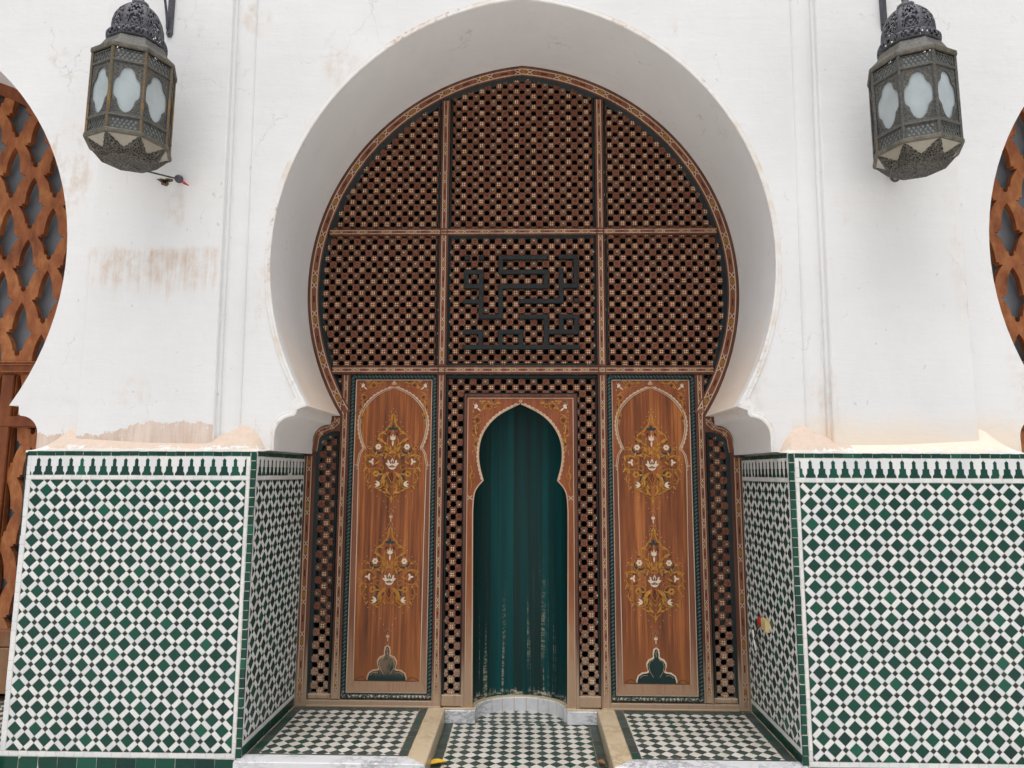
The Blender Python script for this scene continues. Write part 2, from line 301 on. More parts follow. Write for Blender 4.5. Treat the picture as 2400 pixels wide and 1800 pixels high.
class MB:
    def __init__(s): s.v = []; s.f = []; s.m = []; s.sm = []
    def face(s, pts, mi=0, smooth=False):
        b = len(s.v); s.v.extend(pts); s.f.append(list(range(b, b + len(pts)))); s.m.append(mi); s.sm.append(smooth)
    def mesh(s, name, mats):
        me = bpy.data.meshes.new(name); me.from_pydata(s.v, [], s.f)
        for m in mats: me.materials.append(m)
        me.polygons.foreach_set('material_index', s.m); me.polygons.foreach_set('use_smooth', s.sm)
        me.update(); return me
    def grid(s, rows, closed=False, mi=0, smooth=True):
        b = len(s.v); w = len(rows[0])
        for r in rows: s.v.extend(r)
        for i in range(len(rows) - 1):
            for j in range(w if closed else w - 1):
                j2 = (j + 1) % w
                s.f.append([b + i * w + j, b + i * w + j2, b + (i + 1) * w + j2, b + (i + 1) * w + j]); s.m.append(mi); s.sm.append(smooth)
    def prism(s, poly, fr, n0, n1, bev=0.0, mi=0, cap2=False):
        """poly CCW in (u,v); n0 back, n1 front"""
        a = [fr(u, v, n0) for u, v in poly]
        if bev:
            b_ = [fr(u, v, n1 - bev) for u, v in poly]; c = [fr(u, v, n1) for u, v in inset(poly, bev)]
            rings = [a, b_, c]
        else: rings = [a, [fr(u, v, n1) for u, v in poly]]
        base = len(s.v); k = len(poly)
        for r in rings: s.v.extend(r)
        for ri in range(len(rings) - 1):
            for j in range(k):
                j2 = (j + 1) % k; o = base + ri * k
                s.f.append([o + j, o + j2, o + k + j2, o + k + j]); s.m.append(mi); s.sm.append(False)
        s.f.append([base + (len(rings) - 1) * k + j for j in range(k)]); s.m.append(mi); s.sm.append(False)
        if cap2: s.f.append([base + k - 1 - j for j in range(k)]); s.m.append(mi); s.sm.append(False)
    def box(s, u0, u1, v0, v1, fr, n0, n1, bev=0.0, mi=0):
        s.prism([(u0, v0), (u1, v0), (u1, v1), (u0, v1)], fr, n0, n1, bev, mi, True)
    def plate(s, outer, holes, fr, n0, n1, mi=0):
        loops = [[Vector((u, v, 0)) for u, v in outer]] + [[Vector((u, v, 0)) for u, v in h] for h in holes]
        flat = [p for l in loops for p in l]; b = len(s.v)
        for nn in (n1, n0): s.v.extend(fr(p.x, p.y, nn) for p in flat)
        N = len(flat)
        for t in tessellate_polygon(loops):
            A = [flat[i] for i in t]
            ar = (A[1].x - A[0].x) * (A[2].y - A[0].y) - (A[2].x - A[0].x) * (A[1].y - A[0].y)
            t = list(t) if ar > 0 else list(t)[::-1]
            s.f.append([b + i for i in t]); s.m.append(mi); s.sm.append(False)
            s.f.append([b + N + i for i in t[::-1]]); s.m.append(mi); s.sm.append(False)
        o = 0
        for l in loops:
            k = len(l)
            for j in range(k):
                j2 = (j + 1) % k
                s.f.append([b + N + o + j, b + N + o + j2, b + o + j2, b + o + j]); s.m.append(mi); s.sm.append(False)
            o += k
    def tube(s, pts, r, seg=8, mi=0, cap=True):
        P = [Vector(p) for p in pts]; rows = []
        for i, p in enumerate(P):
            t = (P[min(i + 1, len(P) - 1)] - P[max(i - 1, 0)]).normalized()
            a = t.orthogonal().normalized() if i == 0 else (a - t * a.dot(t)).normalized()
            b = t.cross(a); rr = r[i] if isinstance(r, (list, tuple)) else r
            rows.append([tuple(p + (a * cos(2 * pi * k / seg) + b * sin(2 * pi * k / seg)) * rr) for k in range(seg)])
        s.grid(rows, True, mi)
        if cap: s.face(rows[0][::-1], mi); s.face(rows[-1], mi)
    def ribbon(s, pts, w, fr, n, mi=0, closed=False):
        k = len(pts); L = []; Rr = []
        for i in range(k):
            p = pts[i]
            a = pts[(i - 1) % k] if (closed or i > 0) else p
            c = pts[(i + 1) % k] if (closed or i < k - 1) else p
            dx, dy = c[0] - a[0], c[1] - a[1]; l = sqrt(dx * dx + dy * dy) or 1e-9
            ww = (w[i] if isinstance(w, (list, tuple)) else w) / 2
            nx, ny = -dy / l * ww, dx / l * ww
            L.append((p[0] + nx, p[1] + ny)); Rr.append((p[0] - nx, p[1] - ny))
        for i in range(k if closed else k - 1):
            j = (i + 1) % k
            s.face([fr(*Rr[i], n), fr(*Rr[j], n), fr(*L[j], n), fr(*L[i], n)], mi)

def inset(poly, d):
    k = len(poly); out = []
    for i in range(k):
        p0, p1, p2 = poly[i - 1], poly[i], poly[(i + 1) % k]
        e1 = (p1[0] - p0[0], p1[1] - p0[1]); e2 = (p2[0] - p1[0], p2[1] - p1[1])
        l1 = sqrt(e1[0] ** 2 + e1[1] ** 2) or 1e-9; l2 = sqrt(e2[0] ** 2 + e2[1] ** 2) or 1e-9
        n1 = (-e1[1] / l1, e1[0] / l1); n2 = (-e2[1] / l2, e2[0] / l2)
        dn = 1 + n1[0] * n2[0] + n1[1] * n2[1]; dn = max(dn, .25)
        out.append((p1[0] + (n1[0] + n2[0]) * d / dn, p1[1] + (n1[1] + n2[1]) * d / dn))
    return out

def clip(poly, x0, x1, y0, y1):
    for ax, lim, sg in ((0, x0, 1), (0, x1, -1), (1, y0, 1), (1, y1, -1)):
        out = []
        for i in range(len(poly)):
            a, b = poly[i - 1], poly[i]
            da, db = (a[ax] - lim) * sg, (b[ax] - lim) * sg
            if (da >= 0) != (db >= 0):
                t = da / (da - db); out.append((a[0] + (b[0] - a[0]) * t, a[1] + (b[1] - a[1]) * t))
            if db >= 0: out.append(b)
        poly = out
        if len(poly) < 3: return []
    # drop slivers
    ar = sum(poly[i - 1][0] * poly[i][1] - poly[i][0] * poly[i - 1][1] for i in range(len(poly))) / 2
    q = []
    for p in poly:
        if not q or abs(p[0] - q[-1][0]) + abs(p[1] - q[-1][1]) > 1e-5: q.append(p)
    return q if ar > 3e-5 and len(q) > 2 else []

# ------------------------------------------------------------------ object helpers
def thing(name, label, cat, loc=(0, 0, 0), group=None):
    o = bpy.data.objects.new(name, None); COL.objects.link(o); o.location = loc; o.empty_display_size = .1
    o['label'] = label; o['category'] = cat
    if group: o['group'] = group
    return o
def attach(o, parent):
    o.parent = parent
    if parent.parent: inv = Matrix.Translation(-(Vector(parent.parent.location) if not parent.parent.parent else Vector((0, 0, 0))))
    w = Vector(parent.location)
    p = parent
    M_ = parent.matrix_basis.copy()
    while p.parent:
        M_ = p.parent.matrix_basis @ p.matrix_parent_inverse @ M_; p = p.parent
    o.matrix_parent_inverse = M_.inverted()
def obj(name, mb, mats, parent=None, label=None):
    if not isinstance(mats, (list, tuple)): mats = [mats]
    me = mb.mesh(name, [MAT[m] for m in mats]) if isinstance(mb, MB) else mb
    o = bpy.data.objects.new(name, me); COL.objects.link(o)
    if parent: attach(o, parent)
    if label: o['label'] = label
    return o
def struct(name, mb, mats):
    o = obj(name, mb, mats); o['kind'] = 'structure'; return o
def basis(fr, u, v, n=0.0, rot=(0, 0, 0)):
    O = Vector(fr(u, v, n)); U = Vector(fr(u + 1, v, n)) - O; V = Vector(fr(u, v + 1, n)) - O; N = Vector(fr(u, v, n + 1)) - O
    m = Matrix((U, V, N)).transposed().to_4x4(); m.translation = O
    return m @ Matrix.Rotation(rot[0], 4, 'X') @ Matrix.Rotation(rot[1], 4, 'Y') @ Matrix.Rotation(rot[2], 4, 'Z')

CAMP = Vector(cam.matrix_world.translation)
class Tiler:
    """collects tiles; up to 300 of each part name become single objects, the rest one stuff mesh"""
    def __init__(s, parent): s.p = parent; s.items = {}; s.cache = {}
    def add(s, name, mat, poly, fr, h=.004, bev=.0011, gap=.0007, pr=0):
        cx = sum(p[0] for p in poly) / len(poly); cy = sum(p[1] for p in poly) / len(poly)
        loc = [(p[0] - cx, p[1] - cy) for p in poly]
        if gap: loc = inset(loc, gap)
        ar = abs(sum(loc[i - 1][0] * loc[i][1] - loc[i][0] * loc[i - 1][1] for i in range(len(loc))) / 2)
        d = (Vector(fr(cx, cy, 0)) - CAMP); N = Vector(fr(cx, cy, 1)) - Vector(fr(cx, cy, 0))
        size = ar * abs(d.normalized().dot(N)) / d.length_squared
        s.items.setdefault(name, []).append((size + pr, mat, loc, cx, cy, fr, h, bev))
    def build(s, limit=300):
        for name, L in s.items.items():
            L.sort(key=lambda t: -t[0]); rest = {}
            for i, (sz, mat, loc, cx, cy, fr, h, bev) in enumerate(L):
                dn = rnd.uniform(-.0006, .0008); rot = (rnd.gauss(0, .012), rnd.gauss(0, .012), rnd.gauss(0, .013))
                cx += rnd.gauss(0, .0004); cy += rnd.gauss(0, .0004)
                if bev and rnd.random() < .10 and len(loc) < 6:       # a chipped corner
                    q = rnd.randrange(len(loc)); a, b, c = loc[q - 1], loc[q], loc[(q + 1) % len(loc)]; t, t2 = rnd.uniform(.08, .24), rnd.uniform(.08, .24)
                    loc = loc[:q] + [(b[0] + (a[0] - b[0]) * t, b[1] + (a[1] - b[1]) * t), (b[0] * .86 + (a[0] + c[0]) * .07, b[1] * .86 + (a[1] + c[1]) * .07), (b[0] + (c[0] - b[0]) * t2, b[1] + (c[1] - b[1]) * t2)] + loc[q + 1:]
                if i < limit:
                    key = (mat, h, bev, tuple((round(a, 4), round(b, 4)) for a, b in loc))
                    me = s.cache.get(key)
                    if me is None:
                        mb = MB(); mb.prism(loc, ID, -.006, h, bev); me = mb.mesh(name, [MAT[mat]]); s.cache[key] = me
                    o = bpy.data.objects.new(name, me); COL.objects.link(o)
                    o.matrix_basis = basis(fr, cx, cy, dn, rot); attach(o, s.p)
                else: rest.setdefault(mat, []).append((loc, cx, cy, fr, h, bev, dn))
            for mat, R in rest.items():
                mb = MB()
                for loc, cx, cy, fr, h, bev, dn in R:
                    mb.prism([(a + cx, b + cy) for a, b in loc], fr, -.006, h + dn, bev)
                o = obj(name, mb, mat, s.p); o['kind'] = 'stuff'

# ------------------------------------------------------------------ arch geometry shared by all bays
ZC, EC, RC = 2.87, .17, 1.718
def arch_half(R, z_end, k=34):
    """right half, from the low end up to the apex"""
    a0 = math.asin((z_end - ZC) / R); a1 = math.acos(EC / R)
    return [(-EC + R * cos(a0 + (a1 - a0) * i / k), ZC + R * sin(a0 + (a1 - a0) * i / k)) for i in range(k + 1)]
def full(half):    # right low end -> apex -> left low end (CCW)
    return half + [(-x, z) for x, z in half[-2::-1]]
def cav(cx, cz, r, k=10):   # hollow corbel curve from the vertical jamb up to the top
    return [(cx + r * cos(pi / 2 * i / k), cz + r * sin(pi / 2 * i / k)) for i in range(k + 1)]
WALL_Y, SCREEN_Y, BAY = .147, .867, 4.385
ARCH = arch_half(RC, 1.945)
OPEN_HALF = [(1.55, 1.66), (1.55, 1.678), (1.468, 1.678)] + cav(1.355, 1.77, .113) + [(1.342, 1.893), (1.338, 1.945)] + ARCH
LIP_HALF = [(1.493, 1.678)] + cav(1.378, 1.80, .115) + [(1.393, 1.93), (1.390, 1.975)] + arch_half(RC + .038, 2.0)

# ------------------------------------------------------------------ setting: ground and floors
mb = MB(); mb.face([(-400, -800, -.115), (400, -800, -.115), (400, 400, -.115), (-400, 400, -.115)])
struct('ground', mb, 'ground')

def checker(T, fr, x0, x1, y0, y1, d=.077, ph=(0, 0), gname='green_tile', wname='white_tile'):
    h = d / 2
    for i in range(int((x0 - x1) / h) - 60, int((x1 - x0) / h) + 60):
        cx = x0 + ph[0] + i * h
        if cx < x0 - h or cx > x1 + h: continue
        for j in range(-2, int((y1 - y0) / h) + 4):
            cy = y0 + ph[1] + j * h
            if cy > y1 + h or (i + j) % 2: continue
            p = clip([(cx - h, cy), (cx, cy - h), (cx + h, cy), (cx, cy + h)], x0, x1, y0, y1)
            if not p: continue
            g = (j % 2 == 0)
            T.add(gname if g else wname, 'fgreen' if g else 'fwhite', p, fr, .003, .0008, .0008)

def border_row(T, fr, x0, x1, y0, y1, step, mat, name, along='u', **k):
    a, b = (x0, x1) if along == 'u' else (y0, y1)
    n = max(1, round((b - a) / step)); s_ = (b - a) / n
    for i in range(n):
        p, q = a + i * s_, a + (i + 1) * s_
        poly = [(p, y0), (q, y0), (q, y1), (p, y1)] if along == 'u' else [(x0, p), (x1, p), (x1, q), (x0, q)]
        T.add(name, mat, poly, fr, **k)

for sg in (-1, 1):
    mb = MB(); xs = sorted((sg * .505, sg * 1.53))
    mb.box(xs[0] + (.002 if sg > 0 else 0), xs[1] - (.002 if sg < 0 else 0), -.035, .93, floor_fr(0), -.12, -.004)
    fl = struct('raised_floor', mb, 'floor_grout')
    fl['label'] = 'raised green and white tiled floor %s the niche' % ('left of' if sg < 0 else 'right of')
    T = Tiler(fl); fr = floor_fr(-.0054)
    a, b = sorted((sg * .672, sg * 1.452))
    checker(T, fr, a, b, .095, .795, ph=(.0385, .02))
    a, b = sorted((sg * .620, sg * .670)); border_row(T, fr, a, b, .066, .85, .10, 'fgreen', 'border_tile', 'v', h=.003)
    a, b = sorted((sg * 1.454, sg * 1.512)); border_row(T, fr, a, b, .066, .85, .10, 'fgreen', 'border_tile', 'v', h=.003)
    a, b = sorted((sg * .672, sg * 1.452)); border_row(T, fr, a, b, .066, .093, .10, 'fgreen', 'border_tile', 'u', h=.003)
    border_row(T, fr, a, b, .797, .85, .09, 'fgreen', 'border_tile', 'u', h=.003)
    T.build()
    # marble edging, mitred at the corner
    mb = MB(); q = [(sg * .505, -.042), (sg * 1.54, -.042), (sg * 1.54, .063), (sg * .618, .063)]
    if sg < 0: q = q[::-1]
    mb.prism(q, floor_fr(0), -.115, .004, .004, cap2=True); obj('nosing', mb, 'marble', fl)
    mb = MB(); q = [(sg * .503, -.038), (sg * .616, .065), (sg * .616, .855), (sg * .503, .855)]
    if sg < 0: q = q[::-1]
    mb.prism(q, floor_fr(0), -.115, .003, .004, cap2=True); obj('side_kerb', mb, 'cream', fl)

mb = MB(); mb.box(-.5, .5, -1.2, 1.2, floor_fr(0), -.118, -.094)
fl = struct('floor', mb, 'floor_grout'); fl['label'] = 'sunken strip of green and white tiles before the niche'
T = Tiler(fl); fr = floor_fr(-.0954)
checker(T, fr, -.445, .445, -.5, .855, ph=(.0385, .03)); checker(T, fr, -.29, .29, .857, 1.10, ph=(.022, .026))
for a, b in ((-.5, -.447), (.447, .5)): border_row(T, fr, a, b, -.5, .855, .09, 'fgreen', 'border_tile', 'v', h=.003)
T.build()

for sg in (-1, 1):
    mb = MB(); a, b = sorted((sg * 2.87, sg * 5.9)); mb.box(a, b, -.06, 1.0, floor_fr(0), -.12, -.004)
    fl = struct('raised_floor', mb, 'floor_grout'); fl['label'] = 'tiled floor in the %s neighbouring bay' % ('left' if sg < 0 else 'right')
    T = Tiler(fl); a, b = sorted((sg * 2.9, sg * 5.86)); checker(T, floor_fr(-.004), a, b, .07, .85); T.build(60)

# ------------------------------------------------------------------ facade wall
wall = thing('facade_wall', 'white plastered wall with three horseshoe arches and tan worn foot', 'wall', (0, .5, -.1))
def wall_poly():
    P = [(-6.6, -.1), (-5.935 + .0, -.1), (-5.935, 1.66)]
    P = [(-6.6, -.1), (-5.935, -.1)]
    for c in (-BAY, 0, BAY):
        h = full(OPEN_HALF)             # right low -> apex -> left low
        seq = [(c + x, z) for x, z in h][::-1]
        if c == -BAY: seq[0] = (c - 1.55, -.1)
        if c == BAY: seq[-1] = (c + 1.55, -.1)
        P += seq
    P += [(6.6, -.1), (6.6, 7.4), (-6.6, 7.4)]
    return P
P = wall_poly(); F = front(WALL_Y)
mb = MB()
tri = tessellate_polygon([[Vector((x, z, 0)) for x, z in P]])
for t in tri:
    A = [P[i] for i in t]
    ar = (A[1][0] - A[0][0]) * (A[2][1] - A[0][1]) - (A[2][0] - A[0][0]) * (A[1][1] - A[0][1])
    if ar < 0: A = A[::-1]
    if abs(ar) > 1e-9:
        mb.face([F(u, v, 0) for u, v in A]); mb.face([F(u, v, -.95) for u, v in A[::-1]])
mb.face([(-6.6, WALL_Y, 7.4), (6.6, WALL_Y, 7.4), (6.6, WALL_Y + .95, 7.4), (-6.6, WALL_Y + .95, 7.4)])
for x in (-6.6, 6.6): mb.face([(x, WALL_Y, -.1), (x, WALL_Y + .95, -.1), (x, WALL_Y + .95, 7.4), (x, WALL_Y, 7.4)])
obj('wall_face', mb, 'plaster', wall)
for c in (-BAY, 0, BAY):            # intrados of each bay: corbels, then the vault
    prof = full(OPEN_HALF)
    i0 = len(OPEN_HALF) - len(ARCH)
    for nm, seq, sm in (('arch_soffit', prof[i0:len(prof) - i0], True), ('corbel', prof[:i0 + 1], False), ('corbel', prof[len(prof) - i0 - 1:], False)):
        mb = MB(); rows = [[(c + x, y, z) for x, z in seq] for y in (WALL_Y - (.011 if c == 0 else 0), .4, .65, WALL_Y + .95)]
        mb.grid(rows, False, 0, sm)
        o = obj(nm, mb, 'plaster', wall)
        if nm == 'corbel':
            for p_ in o.data.polygons: p_.use_smooth = False
    if c: continue
    # raised lip round the central opening
    inner = OPEN_HALF[2:]; outer = LIP_HALF
    def resample(a, n):
        L = [0.0]
        for i in range(1, len(a)): L.append(L[-1] + sqrt((a[i][0] - a[i - 1][0]) ** 2 + (a[i][1] - a[i - 1][1]) ** 2))
        out = []; j = 0
        for k in range(n):
            t = L[-1] * k / (n - 1)
            while j < len(L) - 2 and L[j + 1] < t: j += 1
            f = (t - L[j]) / max(1e-9, L[j + 1] - L[j]); out.append((a[j][0] + (a[j + 1][0] - a[j][0]) * f, a[j][1] + (a[j + 1][1] - a[j][1]) * f))
        return out
    ni = len(inner) - len(ARCH); no = len(outer) - 35
    A = resample(inner[:ni], 16)[:-1] + inner[ni:]; B = resample(outer[:no], 16)[:-1] + outer[no:]
    A = full(A); B = full(B)
    mb = MB(); n1 = .014
    rows = []
    for (xa, za), (xb, zb) in zip(A, B):
        pr = [(0, n1 - .003), (.08, n1), (.40, n1 - .001), (.55, n1 - .004), (.68, n1 - .006), (.80, n1 - .004), (.90, n1 - .004), (.97, n1 - .008), (1, -.004)]
        rows.append([F(c + xa + (xb - xa) * t, za + (zb - za) * t, n) for t, n in pr])
    mb.grid(rows, False, 0, True); obj('archivolt_lip', mb, 'lip', wall)

for sg in (-1, 1):       # pier panels, mouldings and worn ledges
    s_ = 'left' if sg < 0 else 'right'
    mb = MB(); q = [(sg * 1.81, 1.67), (sg * 2.635, 1.67), (sg * 2.665, 7.35), (sg * 1.893, 7.35)]
    if sg < 0: q = q[::-1]
    mb.prism(q, F, -.01, .072, .006); obj('pier_panel', mb, 'plaster', wall)
    # slightly leaning roll moulding beside the panel
    mb = MB(); rows = []
    for z in [1.67 + i * .24 for i in range(25)]:
        k = (z - 1.8) / 2.8; xi = 1.678 + .040 * k; xo = 1.822 + .040 * k
        pr = [(0, -.004), (.0, .012), (.05, .020), (.16, .030), (.34, .037), (.52, .039), (.68, .036), (.76, .028), (.78, .018), (.80, .018), (.82, .028), (.9, .032), (.98, .03), (1.0, .02), (1.04, -.004)]
        rows.append([F(sg * (xi + (xo - xi) * t), z, n + .004 * sin(z * 3.1 + t)) for t, n in pr])
    if sg > 0: rows = [r[::-1] for r in rows]
    mb.grid(rows, False, 0, True); obj('roll_moulding', mb, 'plaster', wall)
    # sloping plaster ledge between dado and wall
    def hz(x):
        pts = [(1.516, 1.674), (1.535, 1.715), (1.57, 1.775), (1.62, 1.818), (1.68, 1.836), (1.75, 1.815), (1.82, 1.765), (1.86, 1.752), (2.2, 1.76), (2.6, 1.80), (2.69, 1.815), (2.72, 1.80), (2.862, 1.676), (2.90, 1.674)]
        for (a, b), (c, d) in zip(pts, pts[1:]):
            if a <= x <= c: return b + (d - b) * (x - a) / (c - a)
        return 1.674
    mb = MB(); rows = []
    xs = [1.514 + (2.872 - 1.514) * i / 90 for i in range(91)]
    for t in (-.02, .0, .12, .3, .5, .75, 1.0):
        row = []
        for x in xs:
            h = hz(x); z = 1.669 + (h - 1.669) * (max(0, t) ** .85) + (.0 if t > 0 else -.012 if t < 0 else 0)
            jt = (.004 * sin(x * 31) * sin(x * 57 + t * 3) + rnd.gauss(0, .0007)) if 0 <= t < .9 else 0
            row.append((sg * x, .002 + WALL_Y * max(t, 0) + jt + (.004 if t <= 0 else 0), z + jt * .6))
        rows.append(row if sg > 0 else row[::-1])
    mb.grid(rows, False, 0, True)
    obj('plaster_ledge', mb, 'ledge', wall)
# broken hole beside the left lantern stay
mb = MB(); H0 = (-2.205, .0745, 3.335); ring = []
for k in range(14):
    a = 2 * pi * k / 14; r = .030 * (1 + .35 * sin(3 * a) + .2 * sin(5 * a + 1)); ring.append((a, r))
rows = [[(H0[0] + cos(a) * r * f * 1.2, H0[1] + dy, H0[2] + sin(a) * r * f * .7) for a, r in ring] for f, dy in ((1.15, .0), (.95, -.006), (.7, -.002), (.5, .0005))]
mb.grid(rows, True); obj('broken_plaster', mb, 'hole', wall)
mb = MB(); mb.face([(H0[0] + cos(a) * r * .52 * 1.2, H0[1] - .0025, H0[2] + sin(a) * r * .52 * .7) for a, r in ring][::-1]); obj('hole_shade', mb, 'black', wall)  # flat near-black face paints the shade inside the hole

# rooms behind the three arches, their darkness painted as near-black colour
mb = MB()
x0, x1, y0, y1, z0, z1 = -6.5, 6.5, 1.15, 3.2, -.1, 6.5
for f in ([(x0, y1, z0), (x1, y1, z0), (x1, y1, z1), (x0, y1, z1)], [(x0, y0, z0), (x0, y1, z0), (x0, y1, z1), (x0, y0, z1)],
          [(x1, y1, z0), (x1, y0, z0), (x1, y0, z1), (x1, y1, z1)], [(x0, y0, z1), (x0, y1, z1), (x1, y1, z1), (x1, y0, z1)], [(x0, y0, z0), (x1, y0, z0), (x1, y1, z0), (x0, y1, z0)]):
    mb.face(f)
struct('room_interior', mb, 'black')

# ------------------------------------------------------------------ tiled dados
HX, HZ, SD, BD, QD = .05775, .05645, .0166, .0386, .0184
MERLON = [(.0275, 0), (.0275, .010), (.0185, .024), (.0180, .050), (.0095, .0505), (.0088, .078), (.0102, .080), (.0095, .087), (0, .097)]
def lattice(T, fr, u0, u1, v0, v1, ou, ov, pr=0):
    i0, i1 = int((u0 - ou) / HX) - 2, int((u1 - ou) / HX) + 2
    j0, j1 = int((v0 - ov) / HZ) - 2, int((v1 - ov) / HZ) + 2
    for i in range(i0, i1 + 1):
        for j in range(j0, j1 + 1):
            cx, cy = ou + i * HX, ov + j * HZ
            dia = lambda r: clip([(cx - r, cy), (cx, cy - r * .985), (cx + r, cy), (cx, cy + r * .985)], u0, u1, v0, v1)
            if (i + j) % 2 == 0:
                p = dia(SD)
                if p: T.add('small_dark_tile', 'dark', p, fr, .0040, pr=pr)
                for s in (1, -1):
                    q = [(cx + s * QD, cy), (cx + s * HX, cy + HZ - QD), (cx + s * (HX - QD), cy + HZ), (cx, cy + QD)]
                    if s < 0: q = q[::-1]
                    q = clip(q, u0, u1, v0, v1)
                    if q: T.add('white_bar_tile', 'white', q, fr, .0042, pr=pr)
            else:
                p = dia(BD)
                if p: T.add('green_diamond_tile', 'green', p, fr, .0045, pr=pr)
def merlons(T, fr, u0, u1, v0, vt, step, ou):
    k0 = math.floor((u0 - ou) / step)
    for k in range(k0, k0 + int((u1 - u0) / step) + 3):
        c = ou + k * step
        poly = [(c + w, v0 + h) for w, h in MERLON] + [(c - w, v0 + h) for w, h in MERLON[-2::-1]]
        if c - .028 > u0 and c + .028 < u1: T.add('merlon_tile', 'green', poly, fr, .004, 0.0, 0)
        elif c + .0275 > u0 + .004 and c - .0275 < u1 - .004:
            q = clip(poly, u0, u1, v0, vt)
            if len(q) > 3: T.add('merlon_tile', 'green', q, fr, .004, 0.0, 0)
        g = .0012
        c2 = c + step
        wp = [(c + w + g, v0 + h) for w, h in MERLON] + [(c + g * .5, vt - .001), (c2 - g * .5, vt - .001)] + [(c2 - w - g, v0 + h) for w, h in MERLON[::-1]]
        wp = wp[::-1]
        if c > u0 and c2 < u1: T.add('white_merlon_tile', 'white', wp, fr, .004, 0.0, 0)
        else:
            q = clip(wp, u0, u1, v0, vt)
            if len(q) > 3: T.add('white_merlon_tile', 'white', q, fr, .004, 0.0, 0)

for sg in (-1, 1):
    lab = 'green and white zellige tiled pier foot %s' % ('left of the door, below the red wires' if sg < 0 else 'right of the door, with a socket inside')
    d = thing('tiled_dado', lab, 'tiled dado', (sg * 2.19, .45, -.1), 'tiled dados beside the door')
    mb = MB(); a, b = sorted((sg * 1.5178, sg * 2.853))
    mb.box(a, b, -.11, 1.660, front(.0045), -1.08, .0026); obj('mortar_bed', mb, 'grout', d)
    T = Tiler(d); fr = front(.0045)
    if sg < 0: U = lambda x0, x1: (-x1, -x0)
    else: U = lambda x0, x1: (x0, x1)
    # front
    u0, u1 = U(1.570, 2.823); lattice(T, fr, u0, u1, .028, 1.503, sg * 1.629, 1.442, 1.0)
    border_row(T, fr, *U(1.550, 2.855), 1.505, 1.5285, .0535, 'white', 'white_border_tile', pr=1)
    border_row(T, fr, *U(1.552, 2.855), .0015, .026, .052, 'white', 'white_border_tile', pr=1)
    u0, u1 = U(1.5505, 1.5685); border_row(T, fr, u0, u1, .028, 1.503, .052, 'white', 'white_border_tile', 'v', pr=1)
    u0, u1 = U(1.5505, 1.572); border_row(T, fr, u0, u1, 1.530, 1.637, .05, 'white', 'white_border_tile', 'v', pr=1)
    u0, u1 = U(2.8245, 2.855); border_row(T, fr, u0, u1, .028, 1.503, .052, 'white', 'white_border_tile', 'v', pr=1)
    u0, u1 = U(2.832, 2.855); border_row(T, fr, u0, u1, 1.530, 1.637, .05, 'white', 'white_border_tile', 'v', pr=1)
    u0, u1 = U(1.5735, 2.8305); merlons(T, fr, u0, u1, 1.530, 1.638, .0640, sg * 1.635)
    border_row(T, fr, *U(1.5505, 2.855), 1.640, 1.6665, .0535, 'green', 'green_border_tile', pr=1)
    u0, u1 = U(1.5155, 1.5485); border_row(T, fr, u0, u1, -.10, 1.6665, .0525, 'green', 'corner_tile', 'v', h=.0045, bev=.003, pr=1)
    border_row(T, fr, *U(1.5505, 2.855), -.10, -.001, .113, 'green', 'base_tile', pr=1)
    # inner side of the pier
    if sg < 0: jf = jamb_left(-1.5205); V = lambda y0, y1: (y0, y1)
    else: jf = jamb_right(1.5205); V = lambda y0, y1: (-y1, -y0)
    u0, u1 = V(.030, .852); lattice(T, jf, u0, u1, .084, 1.503, u0 + .05, 1.442)
    border_row(T, jf, u0, u1, 1.505, 1.5285, .0535, 'white', 'white_border_tile')
    border_row(T, jf, u0, u1, .058, .082, .0535, 'white', 'white_border_tile')
    merlons(T, jf, u0, u1, 1.530, 1.638, .0640, u0 + .032)
    border_row(T, jf, u0, u1, 1.640, 1.6665, .0535, 'green', 'green_border_tile')
    border_row(T, jf, *V(.014, .852), .0, .056, .10, 'green', 'base_tile')
    a, b = V(.014, .0285); border_row(T, jf, a, b, .058, 1.6665, .0525, 'white', 'white_border_tile', 'v')
    T.build()
    # outer side of the pier, seen edge-on
    of = jamb_left(sg * 2.853) if sg > 0 else jamb_right(-2.853)
    T = Tiler(d); uu = (.004, .86) if sg > 0 else (-.86, -.004)
    border_row(T, of, *uu, -.1, 1.66, .22, 'dark', 'side_tile', h=.003); T.build()

# ------------------------------------------------------------------ the wooden niche screen
scr = thing('niche_screen', 'carved painted wooden screen with turned lattice filling the central horseshoe arch', 'wooden screen', (0, .88, -.01))
S = front(SCREEN_Y)
def xin(z, ins):     # half width of the arch at height z
    R = RC - ins; return -EC + sqrt(max(0, R * R - (z - ZC) ** 2))
def zin(x, ins):
    R = RC - ins; return ZC + sqrt(R * R - (abs(x) + EC) ** 2)

